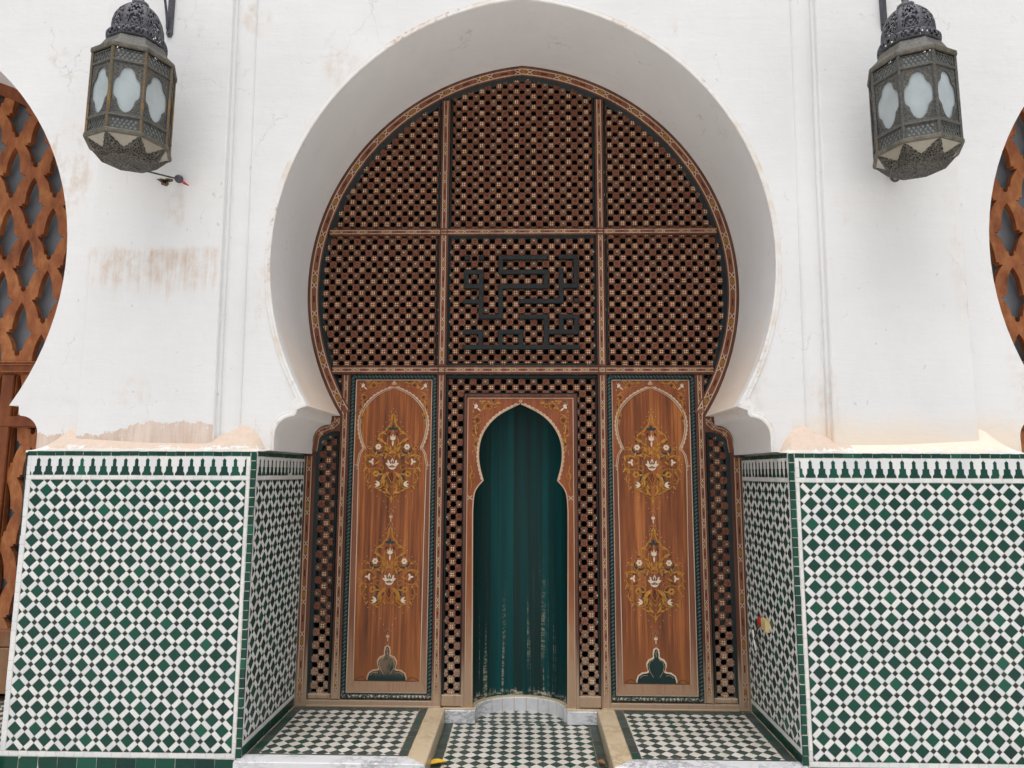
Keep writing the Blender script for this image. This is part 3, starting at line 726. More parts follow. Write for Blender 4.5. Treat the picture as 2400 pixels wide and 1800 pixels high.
def painted_strip(pathf, L, w, name, parent, period=.24, n=.0135, flip=False):
    """interlaced painted band: pathf(s, t) -> (u, v), s along, t across"""
    mb = MB(); lw = w * .10
    def quad(s0, t0, s1, t1, wd, lev, mi):    # a stroke from (s0,t0) to (s1,t1)
        ds, dt = s1 - s0, t1 - t0; l = sqrt(ds * ds + dt * dt); a, b = -dt / l * wd / 2, ds / l * wd / 2
        k = max(1, int(abs(ds) / .05))
        for i in range(k):
            f, g = i / k, (i + 1) / k
            pts = [(s0 + ds * f - a, t0 + dt * f - b), (s0 + ds * g - a, t0 + dt * g - b), (s0 + ds * g + a, t0 + dt * g + b), (s0 + ds * f + a, t0 + dt * f + b)]
            mb.face([S(*pathf(*p), n + lev) for p in pts], mi)
    hw = w / 2
    quad(0, 0, L, 0, w, 0, 0)
    quad(0, -hw + lw, L, -hw + lw, lw * 1.5, .0008, 1); quad(0, hw - lw, L, hw - lw, lw * 1.5, .0008, 1)
    s = period * .18; xw = w * .42
    k = 0
    while s < L - period * .2:
        for off in (0, period * .30):
            if s + off + xw < L:
                quad(s + off - xw, -hw + lw * 2, s + off + xw, hw - lw * 2, lw * 1.3, .0011, 1); quad(s + off - xw, hw - lw * 2, s + off + xw, -hw + lw * 2, lw * 1.3, .0014, 1)
                for sd_ in (-1, 1):
                    quad(s + off - xw * .35, sd_ * (hw - lw * 2.6), s + off + xw * .35, sd_ * (hw - lw * 2.6), lw * 1.8, .0005, 3)
        if k % 1 == 0: quad(s + period * .09, 0, s + period * .21, 0, w * .55, .0004, 2)
        if s + period * .72 < L: quad(s + period * .56, 0, s + period * .72, 0, w * .22, .0004, 3)
        s += period; k += 1
    return obj(name, mb, ['redpaint', 'cream_line', 'dull_ochre', 'maroon'], parent)

def member(name, u0, u1, v0, v1, n0=-.05, n1=.012, bev=.004, mat='frame', parent=None):
    mb = MB(); mb.box(u0, u1, v0, v1, S, n0, n1, bev); return obj(name, mb, mat, parent or scr)

# arched frame following the opening
def band(o_ins, i_ins, n0, n1, zend=1.955, mat='frame', name='arch_frame', parent=scr, bevel=None):
    A = full(arch_half(RC - o_ins, zend, 44)); B = full(arch_half(RC - i_ins, zend + .02, 44))
    mb = MB(); rows = []
    for (xa, za), (xb, zb) in zip(A, B):
        rows.append([S(xa, za, n0), S(xa, za, n1), S(xb, zb, n1 if bevel is None else bevel), S(xb, zb, n0)])
    mb.grid(rows, False, 0, False); return obj(name, mb, mat, parent)
ring = band(.001, .082, -.06, .010)
edge = band(.0825, .112, -.06, .004, mat='dgreen', name='green_bevel', parent=ring, bevel=-.022)
arc = arch_half(RC - .047, 1.965, 60); arcf = full(arc)
AL = [0.0]
for i in range(1, len(arcf)): AL.append(AL[-1] + sqrt((arcf[i][0] - arcf[i - 1][0]) ** 2 + (arcf[i][1] - arcf[i - 1][1]) ** 2))
def arcpath(s, t):
    s = min(max(s, 0), AL[-1] - 1e-6); lo = 0
    import bisect
    lo = max(0, min(len(AL) - 2, bisect.bisect_right(AL, s) - 1))
    f = (s - AL[lo]) / (AL[lo + 1] - AL[lo]); a, b = arcf[lo], arcf[lo + 1]
    dx, dz = b[0] - a[0], b[1] - a[1]; l = sqrt(dx * dx + dz * dz)
    return a[0] + dx * f - dz / l * t, a[1] + dz * f + dx / l * t
painted_strip(arcpath, AL[-1], .052, 'painted_band', ring, .30, .0105)

# posts and transoms
PX, OX = .567, 1.245
T1, T2 = 3.288, 2.273
posts = []
def vpath(x, z0): return lambda s, t: (x - t, z0 + s)
def hpath(x0, z): return lambda s, t: (x0 + s, z + t)
for x in (-PX, PX):
    z1 = zin(abs(x) + .03, .085)
    p = member('post', x - .032, x + .032, .0, z1, n1=.008)
    painted_strip(vpath(x, .09), T2 - .04 - .09, .030, 'painted_band', p, .135, .0085)
    painted_strip(vpath(x, T2 + .04), z1 - T2 - .05, .034, 'painted_band', p, .22, .0085)
    for s in (-1, 1):
        mb = MB(); mb.box(x + s * .024 - .004, x + s * .024 + .004, .0, z1, S, .0, .014, .003); obj('bead', mb, 'frame', p)
for x in (-OX, OX):
    p = member('post', x - .032, x + .032, .045, T2 - .03, n1=.008)
    painted_strip(vpath(x, .09), T2 - .04 - .09, .030, 'painted_band', p, .135, .0085)
    for s in (-1, 1):
        mb = MB(); mb.box(x + s * .024 - .004, x + s * .024 + .004, .045, T2 - .03, S, .0, .014, .003); obj('bead', mb, 'frame', p)
for z, ins, h, per in ((T1, .085, .027, .18), (T2, .085, .032, .125)):
    hw = xin(z, ins) - .004
    p = member('transom', -hw, hw, z - h, z + h, n1=.0095)
    painted_strip(hpath(-hw, z), 2 * hw, .030, 'painted_band', p, per, .0100)
    for s in (-1, 1):
        mb = MB(); mb.box(-hw, hw, z + s * (h - .006) - .004, z + s * (h - .006) + .004, S, .0, .016, .003); obj('bead', mb, 'frame', p)

def frame_inner(u0, u1, v0, v1, w=.020, mat='dgreen', n0=-.055, n1=.002, nb=-.016, name='lattice_frame', parent=scr):
    """rectangular bevelled inner frame"""
    mb = MB(); o = [(u0, v0), (u1, v0), (u1, v1), (u0, v1)]; i = inset(o, w)
    for k in range(4):
        k2 = (k + 1) % 4
        mb.face([S(*o[k], n0), S(*o[k2], n0), S(*o[k2], n1), S(*o[k], n1)]); mb.face([S(*o[k], n1), S(*o[k2], n1), S(*i[k2], nb), S(*i[k], nb)])
        mb.face([S(*i[k], nb), S(*i[k2], nb), S(*i[k2], n0), S(*i[k], n0)])
    return obj(name, mb, mat, parent)

# side strips by the jambs: outer frame with a rounded shoulder
for sg in (-1, 1):
    outer = [(1.5135, .0), (1.5135, 1.672), (1.466, 1.676)] + cav(1.355, 1.77, .111) + [(1.345, 1.89), (1.338, 1.943), (1.30, 1.943), (1.275, 1.955)]
    innr = [(1.440, .0), (1.440, 1.70)] + [(1.300 + .138 * cos(pi / 2 * k / 8), 1.722 + .115 * sin(pi / 2 * k / 8)) for k in range(9)] + [(1.275, 1.838)]
    poly = outer + innr[::-1]
    if sg < 0: poly = [(-x, z) for x, z in poly][::-1]
    mb = MB(); mb.plate(poly, [], S, -.06, .006); sf = obj('side_frame', mb, 'frame', scr)
    in2 = [(1.414, .05), (1.414, 1.68)] + [(1.300 + .110 * cos(pi / 2 * k / 8), 1.70 + .100 * sin(pi / 2 * k / 8)) for k in range(9)] + [(1.275, 1.805)]
    mb = MB(); A = resample(innr, 30); B = resample(in2, 30); rows = []
    for (xa, za), (xb, zb) in zip(A, B):
        rows.append([S(sg * xa, za, .003), S(sg * xb, zb, -.016), S(sg * xb, zb, -.055)])
    mb.grid(rows if sg < 0 else [r[::-1] for r in rows], False, 0, False); obj('green_bevel', mb, 'dgreen', sf)
    painted_strip(vpath(sg * 1.484, .02), 1.64, .040, 'painted_band', sf, .30, .0066)
    # painted band round the shoulder
    pth = [(1.452 - .0, 1.70)] + [(1.345 + .098 * cos(pi / 2 * k / 8), 1.765 + .095 * sin(pi / 2 * k / 8)) for k in range(9)] + [(1.30, 1.90), (1.30, 1.935)]
    mb = MB(); pth = [(sg * x, z) for x, z in pth]
    mb.ribbon(pth, .040, S, .0066, 0); mb.ribbon([(x + sg * .017, z + .006) for x, z in pth], .004, S, .0075, 1); mb.ribbon([(x - sg * .017, z - .006) for x, z in pth], .004, S, .0075, 1)
    for (x, z) in ((1.41, 1.825), (1.335, 1.872), (1.30, 1.912)):
        for s in (-1, 1): mb.ribbon([(sg * (x - .016), z - s * .016), (sg * (x + .016), z + s * .016)], .005, S, .0082 + s * .0003, 1)
    obj('painted_band', mb, ['redpaint', 'cream_line'], sf)
    # green bevel of the little triangle above
    mb = MB(); z0_, z1_ = 2.06, T2 - .033
    A = [(xin(z0_ + (z1_ - z0_) * k / 6, .084), z0_ + (z1_ - z0_) * k / 6) for k in range(7)]
    # panes of glass behind the side lattice
    a, b = sorted((sg * 1.275, sg * 1.44)); mb = MB(); mb.box(a, b, .52, 2.25, S, -.085, -.080); obj('window_pane', mb, 'dark_glass', scr)
    # base rail under side strip and panel
    a, b = sorted((sg * .536, sg * 1.440)); mb = MB(); mb.box(a, b, -.006, .040, S, -.05, .009, .004); r_ = obj('base_rail', mb, 'frame', scr)
    mb = MB(); mb.box(a, b, -.004, .010, S, 0, .016, .004); obj('bead', mb, 'frame', r_)
    a, b = sorted((sg * 1.278, sg * 1.438)); mb = MB(); mb.box(a, b, .040, .078, S, -.05, .004, .01); obj('lattice_sill', mb, 'frame', scr)
    a, b = sorted((sg * .385, sg * .534)); mb = MB(); mb.box(a, b, .006, .080, S, -.05, .005, .006); obj('lattice_sill', mb, 'frame', scr)
    a, b = sorted((sg * 1.279, sg * 1.300)); mb = MB(); mb.box(a, b, .078, 1.84, S, -.05, -.002, .006); obj('lattice_frame', mb, 'dgreen', scr)
# frames round the big lattice fields
for (a, b, c, d_) in ((-PX + .033, PX - .033, T2 + .033, T1 - .028), (-PX + .033, PX - .033, T1 + .028, 4.9)):
    if d_ < 4: frame_inner(a, b, c, d_)
for sg in (-1, 1):
    a, b = sorted((sg * (PX + .033), sg * (PX + .05))); mb = MB(); mb.box(a, b, T2 + .033, T1 - .028, S, -.055, -.004, .005); obj('lattice_frame', mb, 'dgreen', scr)
    mb = MB(); mb.box(a, b, T1 + .028, zin(PX + .05, .10), S, -.055, -.004, .005); obj('lattice_frame', mb, 'dgreen', scr)
    a, b = sorted((sg * (PX - .05), sg * (PX - .033))); mb = MB(); mb.box(a, b, T1 + .028, zin(PX - .03, .10), S, -.055, -.004, .005); obj('lattice_frame', mb, 'dgreen', scr)
# frame round the niche field
mb = MB(); mb.box(-PX + .033, PX - .033, T2 - .062, T2 - .033, S, -.05, -.002, .006); obj('lattice_frame', mb, 'dgreen', scr)
for sg in (-1, 1):
    a, b = sorted((sg * (PX - .050), sg * (PX - .033))); mb = MB(); mb.box(a, b, .08, T2 - .062, S, -.05, -.003, .005); obj('lattice_frame', mb, 'dgreen', scr)

# rosette lattice
PITCH_R = .0861
def rosette_mesh(kind):
    mb = MB(); K = 32
    def r(a): return .0262 + .0022 * cos(4 * (a - pi / 4)) - .0028 * cos(8 * a)
    rings = []
    for f, n in ((1.0, -.026), (1.0, -.009), (.80, .0), (.42, -.003)):
        rings.append([(cos(2 * pi * k / K) * r(2 * pi * k / K) * f, sin(2 * pi * k / K) * r(2 * pi * k / K) * f, n) for k in range(K)])
    mb.grid(rings, True, 0, False)
    mb.face(rings[-1], 0)
    for a in (pi / 4, 3 * pi / 4):          # turned links to the diagonal neighbours
        fr_ = lambda u, v, n, a=a: (u * cos(a) - v * sin(a), u * sin(a) + v * cos(a), n)
        mb.box(-.0306, .0306, -.0052, .0052, fr_, -.024, -.0125 if a < 1 else -.0132, .002)
    if kind == 'a':
        for a in range(4):
            cx, cy = .0070 * (1 if a in (0, 3) else -1), .0070 * (1 if a < 2 else -1)
            base = [(cx + .0052 * cos(2 * pi * k / 6), cy + .0052 * sin(2 * pi * k / 6), -.002) for k in range(6)]; top = [(cx + .0038 * cos(2 * pi * k / 6), cy + .0038 * sin(2 * pi * k / 6), .0035) for k in range(6)]
            mb.grid([base, top], True, 1, False); mb.face(top, 1)
    else:
        for a in range(4):
            cx, cy = .0082 * (1 if a in (0, 3) else -1), .0082 * (1 if a < 2 else -1)
            base = [(cx + .0072 * cos(2 * pi * k / 6), cy + .0072 * sin(2 * pi * k / 6), -.002) for k in range(6)]; top = [(cx + .0045 * cos(2 * pi * k / 6), cy + .0045 * sin(2 * pi * k / 6), .0040) for k in range(6)]
            mb.grid([base, top], True, 2, False); mb.face(top, 2)
        if kind == 'b':
            for (w, h) in ((.0075, .0011), (.0011, .0075)): mb.face([(-w, -h, .0046 + w * .02), (w, -h, .0046 + w * .02), (w, h, .0046 + w * .02), (-w, h, .0046 + w * .02)], 1)
    return mb
RM = {k: rosette_mesh(k) for k in 'abc'}
RMAT = {'a': ['ros_a', 'bud', 'bud'], 'b': ['ros_a', 'bud', 'ros_grey'], 'c': ['ros_a', 'bud', 'ros_red']}
RME = {k: RM[k].mesh('rosette', [MAT[m] for m in RMAT[k]]) for k in 'abc'}
NX = -.008
def in_lattice(x, z):
    ax = abs(x)
    if z > T2:
        if z > 4.6 or ax > xin(z, .085): return False
        return True
    if ax > PX + .01 and ax < OX: return False
    if ax < PX:
        if z < .06: return False
        return abs(x - NX) > .365 or z > 2.07
    if z < .05: return False
    if z > 2.0: return ax < xin(z, .085)
    return ax < 1.42 and z < 1.83
cells = []
h = PITCH_R / 2
for j in range(-80, 40):
    z = 3.183 + j * h
    if z < .05 or z > 4.55: continue
    for i in range(-40, 40):
        x = i * h
        if (i + j) % 2 == 0: continue       # holes
        # row a when j even: dots at odd multiples of h
        kind = 'a' if j % 2 == 0 else ('b' if ((i // 2) + (j // 2)) % 2 else 'c')
        if z > T1 and abs(x) < PX: kind = {0: 'a', 2: 'b', 4: 'c', 3: 'a', 5: 'b', 1: 'c'}[(i + 1) % 6] if j % 2 == 0 else {0: 'a', 2: 'b', 4: 'c', 3: 'a', 5: 'b', 1: 'c'}[(i + 1) % 6]
        if not in_lattice(x, z): continue
        if abs(x) > OX and z < 2.0: x += .021 * (1 if x > 0 else -1)
        cells.append((x, z, kind))
cells.sort(key=lambda c: (abs(c[0]) > PX or c[1] > T1 or (abs(c[0] - NX) < .36 and c[1] < 2.0), (c[1] - 1.55) ** 2 + c[0] ** 2 * .1))
restv = {k: MB() for k in 'abc'}
rest = MB(); matidx = {'ros_a': 0, 'ros_grey': 1, 'ros_red': 2, 'bud': 3}
for q, (x, z, kind) in enumerate(cells):
    rot = pi / 4 if (kind == 'a' and z > 2.75 and abs(x) < PX) else rnd.gauss(0, .05)
    x += rnd.gauss(0, .0007); z += rnd.gauss(0, .0007); dn = rnd.gauss(-.012, .0012)
    if q < 300:
        o = bpy.data.objects.new('rosette', RME[kind]); COL.objects.link(o)
        o.matrix_basis = basis(S, x, z, dn); attach(o, scr)
    else:
        src = RM[kind]; b = len(rest.v)
        rest.v.extend(S(x + u, z + v, dn + n) for u, v, n in src.v)
        for f, m in zip(src.f, src.m):
            rest.f.append([b + k for k in f]); rest.m.append(matidx[RMAT[kind][m]]); rest.sm.append(False)
o = obj('rosette', rest, ['ros_a', 'ros_grey', 'ros_red', 'bud'], scr); o['kind'] = 'stuff'

# square kufic inscription
KX = lambda q: -.424 + (q - 215) * .0006014
KZ = lambda q: 3.092 - (q - 322) * .000623
BARS_H = [(320, 640, 1228), (492, 640, 1236), (665, 640, 1236), (1020, 404, 696), (492, 228, 460), (660, 228, 432), (842, 222, 420), (313, 1362, 1592), (660, 1388, 1592), (838, 885, 1415),
          (1022, 885, 1236), (1198, 1220, 1597), (1020, 1362, 1597), (1198, 222, 460), (1198, 640, 938), (1375, 215, 1605), (322, 232, 296), (322, 402, 464), (832, 1538, 1597)]
BARS_V = [(667, 320, 495), (1207, 492, 665), (667, 665, 1020), (432, 492, 1020), (255, 492, 660), (1565, 313, 660), (1388, 465, 838), (1207, 1022, 1375), (1388, 1020, 1198), (1567, 1020, 1198),
          (432, 1198, 1375), (667, 1198, 1375), (910, 1198, 1375)]
ins = bpy.data.objects.new('inscription', None); COL.objects.link(ins); ins.empty_display_size = .1
ins.location = (0, SCREEN_Y, 2.76); attach(ins, scr)
ins['label'] = 'dark square kufic lettering fixed on the lattice'
for (z, a, b) in BARS_H:
    mb = MB(); mb.box(KX(a), KX(b), KZ(z) - .0165, KZ(z) + .0165, S, -.014, .012, .003); obj('bar', mb, 'bar', ins)
for (x, a, b) in BARS_V:
    mb = MB(); mb.box(KX(x) - .0165, KX(x) + .0165, KZ(b) - .012, KZ(a) + .012, S, -.014, .0108, .003); obj('bar', mb, 'bar', ins)

# ------------------------------------------------------------------ painting kit for the flat boards
class Paint:
    def __init__(s, fr, cx, n0): s.mb = MB(); s.fr = fr; s.cx = cx; s.n = n0; s.mats = []; s.mir = False
    def mi(s, m):
        if m not in s.mats: s.mats.append(m)
        return s.mats.index(m)
    def poly(s, pts, m, both=True):
        for sg in ((1, -1) if both else (1,)):
            s.n += 4e-5; q = [(s.cx + sg * u, v) for u, v in pts]
            if sum(q[i - 1][0] * q[i][1] - q[i][0] * q[i - 1][1] for i in range(len(q))) < 0: q = q[::-1]
            s.mb.face([s.fr(u, v, s.n) for u, v in q], s.mi(m))
    def line(s, pts, w, m, both=True):
        for sg in ((1, -1) if both else (1,)):
            s.n += 4e-5; s.mb.ribbon([(s.cx + sg * u, v) for u, v in pts] if sg > 0 else [(s.cx - u, v) for u, v in pts][::-1], w if not isinstance(w, list) or sg > 0 else w[::-1], s.fr, s.n, s.mi(m))
    def dot(s, u, v, r, m, both=True, k=8): s.poly([(u + r * cos(2 * pi * i / k), v + r * sin(2 * pi * i / k)) for i in range(k)], m, both)
    def leaf(s, u, v, ang, L, w, m, both=True, bend=0.0):
        pts = []; k = 7
        for i in range(k + 1):
            t = i / k; hw = w * sin(pi * t ** .8) ; c = bend * sin(pi * t) * L
            pts.append((L * t, c + hw / 2))
        for i in range(k - 1, 0, -1):
            t = i / k; hw = w * sin(pi * t ** .8); c = bend * sin(pi * t) * L
            pts.append((L * t, c - hw / 2))
        s.poly([(u + a * cos(ang) - b * sin(ang), v + a * sin(ang) + b * cos(ang)) for a, b in pts], m, both)
    def arc(s, u, v, r, a0, a1, w, m, both=True, k=12, r1=None):
        r1 = r if r1 is None else r1
        s.line([(u + (r + (r1 - r) * i / k) * cos(a0 + (a1 - a0) * i / k), v + (r + (r1 - r) * i / k) * sin(a0 + (a1 - a0) * i / k)) for i in range(k + 1)], w, m, both)
    def crescent(s, u, v, r, a0, a1, th, m, both=True, k=10):
        o = [(u + r * cos(a0 + (a1 - a0) * i / k), v + r * sin(a0 + (a1 - a0) * i / k)) for i in range(k + 1)]
        i_ = [(u + (r - th * sin(pi * i / k)) * cos(a0 + (a1 - a0) * i / k), v + (r - th * sin(pi * i / k)) * sin(a0 + (a1 - a0) * i / k)) for i in range(k - 1, 0, -1)]
        s.poly(o + i_, m, both)
    def flower(s, u, v, r, m, mc, n=6, both=True):
        for i in range(n):
            a = 2 * pi * i / n; s.dot(u + r * .6 * cos(a), v + r * .6 * sin(a), r * .42, m, both, 7)
        s.dot(u, v, r * .28, mc, both)
    def tulip(s, u, v, L, m, both=False, ang=pi / 2):
        for da, l, w in ((0, 1, .24), (.5, .85, .24), (-.5, .85, .24), (.9, .6, .2), (-.9, .6, .2)): s.leaf(u, v, ang + da, L * l, L * w, m, both)
        s.leaf(u, v, ang + pi, L * .9, L * .26, m, both)
    def done(s, name, parent, label=None):
        o = obj(name, s.mb, s.mats, parent, label); o['kind'] = 'stuff'; return o

def arabesque(P, zc, Y='yellow', W='ivory', B='slate', rd='maroon', tail=True):
    """large flower spray; zc = height of its white palmette"""
    z = lambda d: zc + d
    # upper ogee stems
    P.line([(0, z(.352)), (.010, z(.335)), (.012, z(.30)), (.020, z(.275)), (.045, z(.245)), (.058, z(.220))], [.004, .012, .010, .010, .012, .005], Y)
    P.line([(.020, z(.315)), (.028, z(.31)), (.024, z(.30))], .007, Y)
    P.crescent(.072, z(.190), .030, 0.2, 2.9, .012, Y); P.line([(.045, z(.235)), (.072, z(.222)), (.098, z(.200)), (.10, z(.178))], [.004, .009, .008, .004], Y)
    for a in (.35, pi / 2, pi - .35): P.leaf(0, z(.238), a, .040, .018, B, False)
    P.leaf(0, z(.240), -pi / 2, .03, .008, Y, False)
    P.tulip(0, z(.163), .048, W); P.leaf(.032, z(.195), 2.0, .03, .012, rd)
    # inner stems
    P.line([(.004, z(.075)), (.030, z(.11)), (.040, z(.15)), (.034, z(.185))], .006, Y)
    P.line([(.006, z(.05)), (.06, z(.075)), (.10, z(.06)), (.115, z(.03))], .005, Y)
    P.leaf(.03, z(.08), 1.1, .06, .018, Y); P.leaf(.012, z(.09), 1.4, .04, .014, Y)
    P.dot(0, z(.082), .012, Y, False); P.dot(.018, z(.075), .009, Y)
    # crescents with white flowers
    P.crescent(.098, z(.105), .040, -2.9, .5, .018, B); P.arc(.098, z(.108), .043, -3.1, .7, .003, Y)
    P.flower(.101, z(.118), .021, W, Y)
    P.leaf(.062, z(.152), .5, .06, .022, Y); P.leaf(.095, z(.158), .1, .02, .009, rd); P.leaf(.140, z(.10), .45, .05, .020, Y); P.leaf(.155, z(.11), .3, .02, .008, rd)
    # side scrolls with white trefoils
    P.arc(.148, z(.012), .050, -2.2, 2.6, .0045, Y, r1=.042); P.line([(.10, z(.048)), (.15, z(.062)), (.19, z(.055)), (.196, z(.068))], [.004, .010, .006, .003], Y)
    P.arc(.140, z(.010), .033, 1.2, 5.0, .0035, rd)
    for a in (0, 1.9, -1.9): P.leaf(.143, z(.014), a, .026, .014, W)
    P.dot(.143, z(.014), .008, W)
    # palmette
    for a, L in ((pi / 2, .052), (.95, .048), (.35, .044)):
        P.leaf(.0 if a > 1.5 else .006, z(-.012), a, L, .023, W, a < 1.5)
    for a, L in ((pi / 2, .042), (.95, .040)): P.leaf(.0 if a > 1.5 else .006, z(-.002), a, L * .7, .010, rd, a < 1.5)
    P.crescent(0, z(-.012), .030, pi, 2 * pi, .013, W, False); P.leaf(0, z(-.040), pi / 2, .035, .013, W, False); P.leaf(0, z(-.03), pi / 2, .022, .008, rd, False)
    P.leaf(.042, z(.035), 1.2, .028, .014, B); P.leaf(.050, z(.030), .6, .026, .012, B)
    P.leaf(.055, z(.03), 1.9, .05, .016, Y)
    # lower scrolls
    P.crescent(.106, z(-.085), .042, 1.7, 4.9, .018, B); P.arc(.108, z(-.078), .047, 1.2, 5.2, .0035, Y)
    P.flower(.112, z(-.070), .024, Y, rd); P.leaf(.150, z(-.06), .7, .05, .020, Y); P.leaf(.165, z(-.05), .8, .022, .008, rd)
    P.arc(.130, z(-.10), .05, -.9, 1.0, .005, Y)
    for a in (0.0, .7, -.5): P.leaf(.082, z(-.143), a, .040, .014, W)
    P.crescent(.098, z(-.135), .040, 3.3, 6.1, .010, Y)
    P.leaf(.018, z(-.055), -1.05, .115, .030, Y, True, .12); P.leaf(.034, z(-.085), -1.1, .055, .009, rd)
    P.line([(0, z(-.06)), (.008, z(-.10)), (0, z(-.14))], .005, rd)
    P.line([(0, z(-.135)), (.022, z(-.10)), (.03, z(-.075))], .004, Y); P.line([(0, z(-.165)), (.03, z(-.135)), (.045, z(-.11))], .004, Y)
    if tail:
        P.leaf(.012, z(-.215), .9, .05, .016, Y); P.leaf(.035, z(-.20), 1.6, .04, .014, Y); P.leaf(.03, z(-.205), .3, .04, .013, Y)
        P.line([(0, z(-.275)), (.012, z(-.235)), (.045, z(-.215))], [.003, .006, .003], Y); P.leaf(0, z(-.265), pi / 2, .05, .012, Y, False)
    for (u, v, r, a0, a1) in ((.062, .10, .020, .4, 5.0), (.17, .055, .016, 3.0, 7.5), (.075, -.03, .022, 1.0, 5.4), (.155, -.115, .018, -2.0, 2.2), (.055, -.165, .018, .6, 5.0), (.03, .262, .010, 2.5, 6.8)):
        P.arc(u, z(v), r, a0, a1, .0042, Y, k=10, r1=r * .5)
    for (u, v, a, L) in ((.035, .13, .6, .045), (.06, .055, .3, .04), (.085, .02, -.6, .045), (.12, .055, 1.9, .035), (.18, .02, 1.2, .04), (.185, -.02, -1.2, .04), (.06, -.07, -.2, .045), (.14, -.145, -.9, .04), (.05, -.11, -1.4, .05), (.02, -.17, 1.0, .04), (.065, -.19, .4, .035)): P.leaf(u, z(v), a, L, .013, Y)
    # dots scattered round the outline
    for (u, v) in ((.0, .385), (.016, .365), (.03, .335), (.05, .29), (.07, .26), (.105, .225), (.12, .19), (.155, .15), (.185, .10), (.2, .05), (.205, .0), (.2, -.05), (.19, -.10), (.165, -.15), (.14, -.19), (.10, -.225), (.05, -.26), (.03, -.30)):
        P.dot(u, z(v), .0024, W, u > 0, 5)

def spandrel(P, top, half, arch, lil, dots=True, scale=1.0):
    """scrolling vines in the corner between an arch and its square head"""
    x, z, a = lil
    P.tulip(x, z, .045 * scale, 'ivory', True, a)
    k = scale
    P.arc(x - .085 * k, z + .012 * k, .026 * k, -.4, 4.6, .005 * k, 'yellow'); P.dot(x - .085 * k, z + .012 * k, .009 * k, 'maroon')
    P.arc(x - .004 * k, z - .095 * k, .026 * k, .6, 5.6, .005 * k, 'yellow'); P.dot(x - .004 * k, z - .095 * k, .009 * k, 'maroon')
    P.line([(x - .03 * k, z - .045 * k), (x + .004 * k, z - .06 * k), (x + .024 * k, z - .085 * k)], [.003, .008 * k, .003], 'yellow')
    P.line([(x - .03 * k, z - .03 * k), (x - .05 * k, z + .004 * k), (x - .075 * k, z + .036 * k), (x - .13 * k, z + .028 * k), (x - .19 * k, z + .036 * k)], [.003, .007 * k, .006 * k, .007 * k, .003], 'yellow')
    P.line([(x - .0 * k, z - .12 * k), (x + .012 * k, z - .16 * k), (x + .004 * k, z - .21 * k), (x + .014 * k, z - .27 * k), (x + .006 * k, z - .34 * k)], [.003, .008 * k, .005 * k, .007 * k, .003], 'yellow')
    for (u, v, an) in ((.02, -.15, 2.2), (-.004, -.20, .8), (.016, -.26, 2.3), (.0, -.31, .9)): P.leaf(x + u * k, z + v * k, an, .035 * k, .014 * k, 'yellow')
    for (u, v, an) in ((-.04, .042, 2.6), (-.11, .030, .3), (-.15, .034, 2.8), (-.06, -.02, 1.2)): P.leaf(x + u * k, z + v * k, an, .03 * k, .012 * k, 'yellow')
    for (u, v, an) in ((.028, .0, 1.7), (-.008, .042, .4), (.018, -.19, 1.2), (.012, -.29, 1.6), (-.12, .045, 1.9)):
        P.leaf(x + u * k, z + v * k, an, .026 * k, .011 * k, 'slate')
    for (u, v, r, a0, a1) in ((-.135, .012, .018, .5, 5.5), (.006, -.155, .016, 1.0, 6.0), (.008, -.235, .015, 2.4, 7.6), (-.045, .030, .012, 0, 5), (.012, -.30, .012, 2, 7)):
        P.arc(x + u * k, z + v * k, r * k, a0, a1, .0042 * k, 'yellow', k=9, r1=r * k * .45)
    for (u, v, an) in ((-.10, .045, .2), (-.165, .030, .6), (-.02, .045, 2.9), (.026, -.04, 1.4), (.022, -.115, 1.9), (.018, -.225, 1.2), (-.006, -.265, 1.9), (.010, -.335, 1.4), (-.075, -.012, 1.0), (-.055, .048, .1)): P.leaf(x + u * k, z + v * k, an, .026 * k, .011 * k, 'yellow')
    r_ = random.Random(3)
    for i in range(16): P.dot(x + r_.uniform(-.16, .03) * k, z + .045 * k + r_.uniform(-.012, .008) * k, .002 * k, 'ivory', True, 5)
    for i in range(16): P.dot(x + .032 * k + r_.uniform(-.008, .004), z - r_.uniform(0, .36) * k, .002 * k, 'ivory', True, 5)

def smooth(pts, it=2):
    for _ in range(it):
        q = [pts[0]]
        for a, b in zip(pts, pts[1:]): q += [(a[0] * .75 + b[0] * .25, a[1] * .75 + b[1] * .25), (a[0] * .25 + b[0] * .75, a[1] * .25 + b[1] * .75)]
        q.append(pts[-1]); pts = q
    return pts
def scallops(P, pts, r, step, m='cream_line'):
    """row of half discs along the outside of an arch line (right half)"""
    L = 0; nxt = step * .5
    for a, b in zip(pts, pts[1:]):
        l = sqrt((b[0] - a[0]) ** 2 + (b[1] - a[1]) ** 2)
        while L + l > nxt:
            t = (nxt - L) / l; x, y = a[0] + (b[0] - a[0]) * t, a[1] + (b[1] - a[1]) * t; tx, ty = (b[0] - a[0]) / l, (b[1] - a[1]) / l
            nx, ny = ty, -tx
            P.poly([(x + tx * r * cos(q) + nx * r * .82 * sin(q), y + ty * r * cos(q) + ny * r * .82 * sin(q)) for q in [pi * i / 8 for i in range(9)]], m)
            nxt += step
        L += l

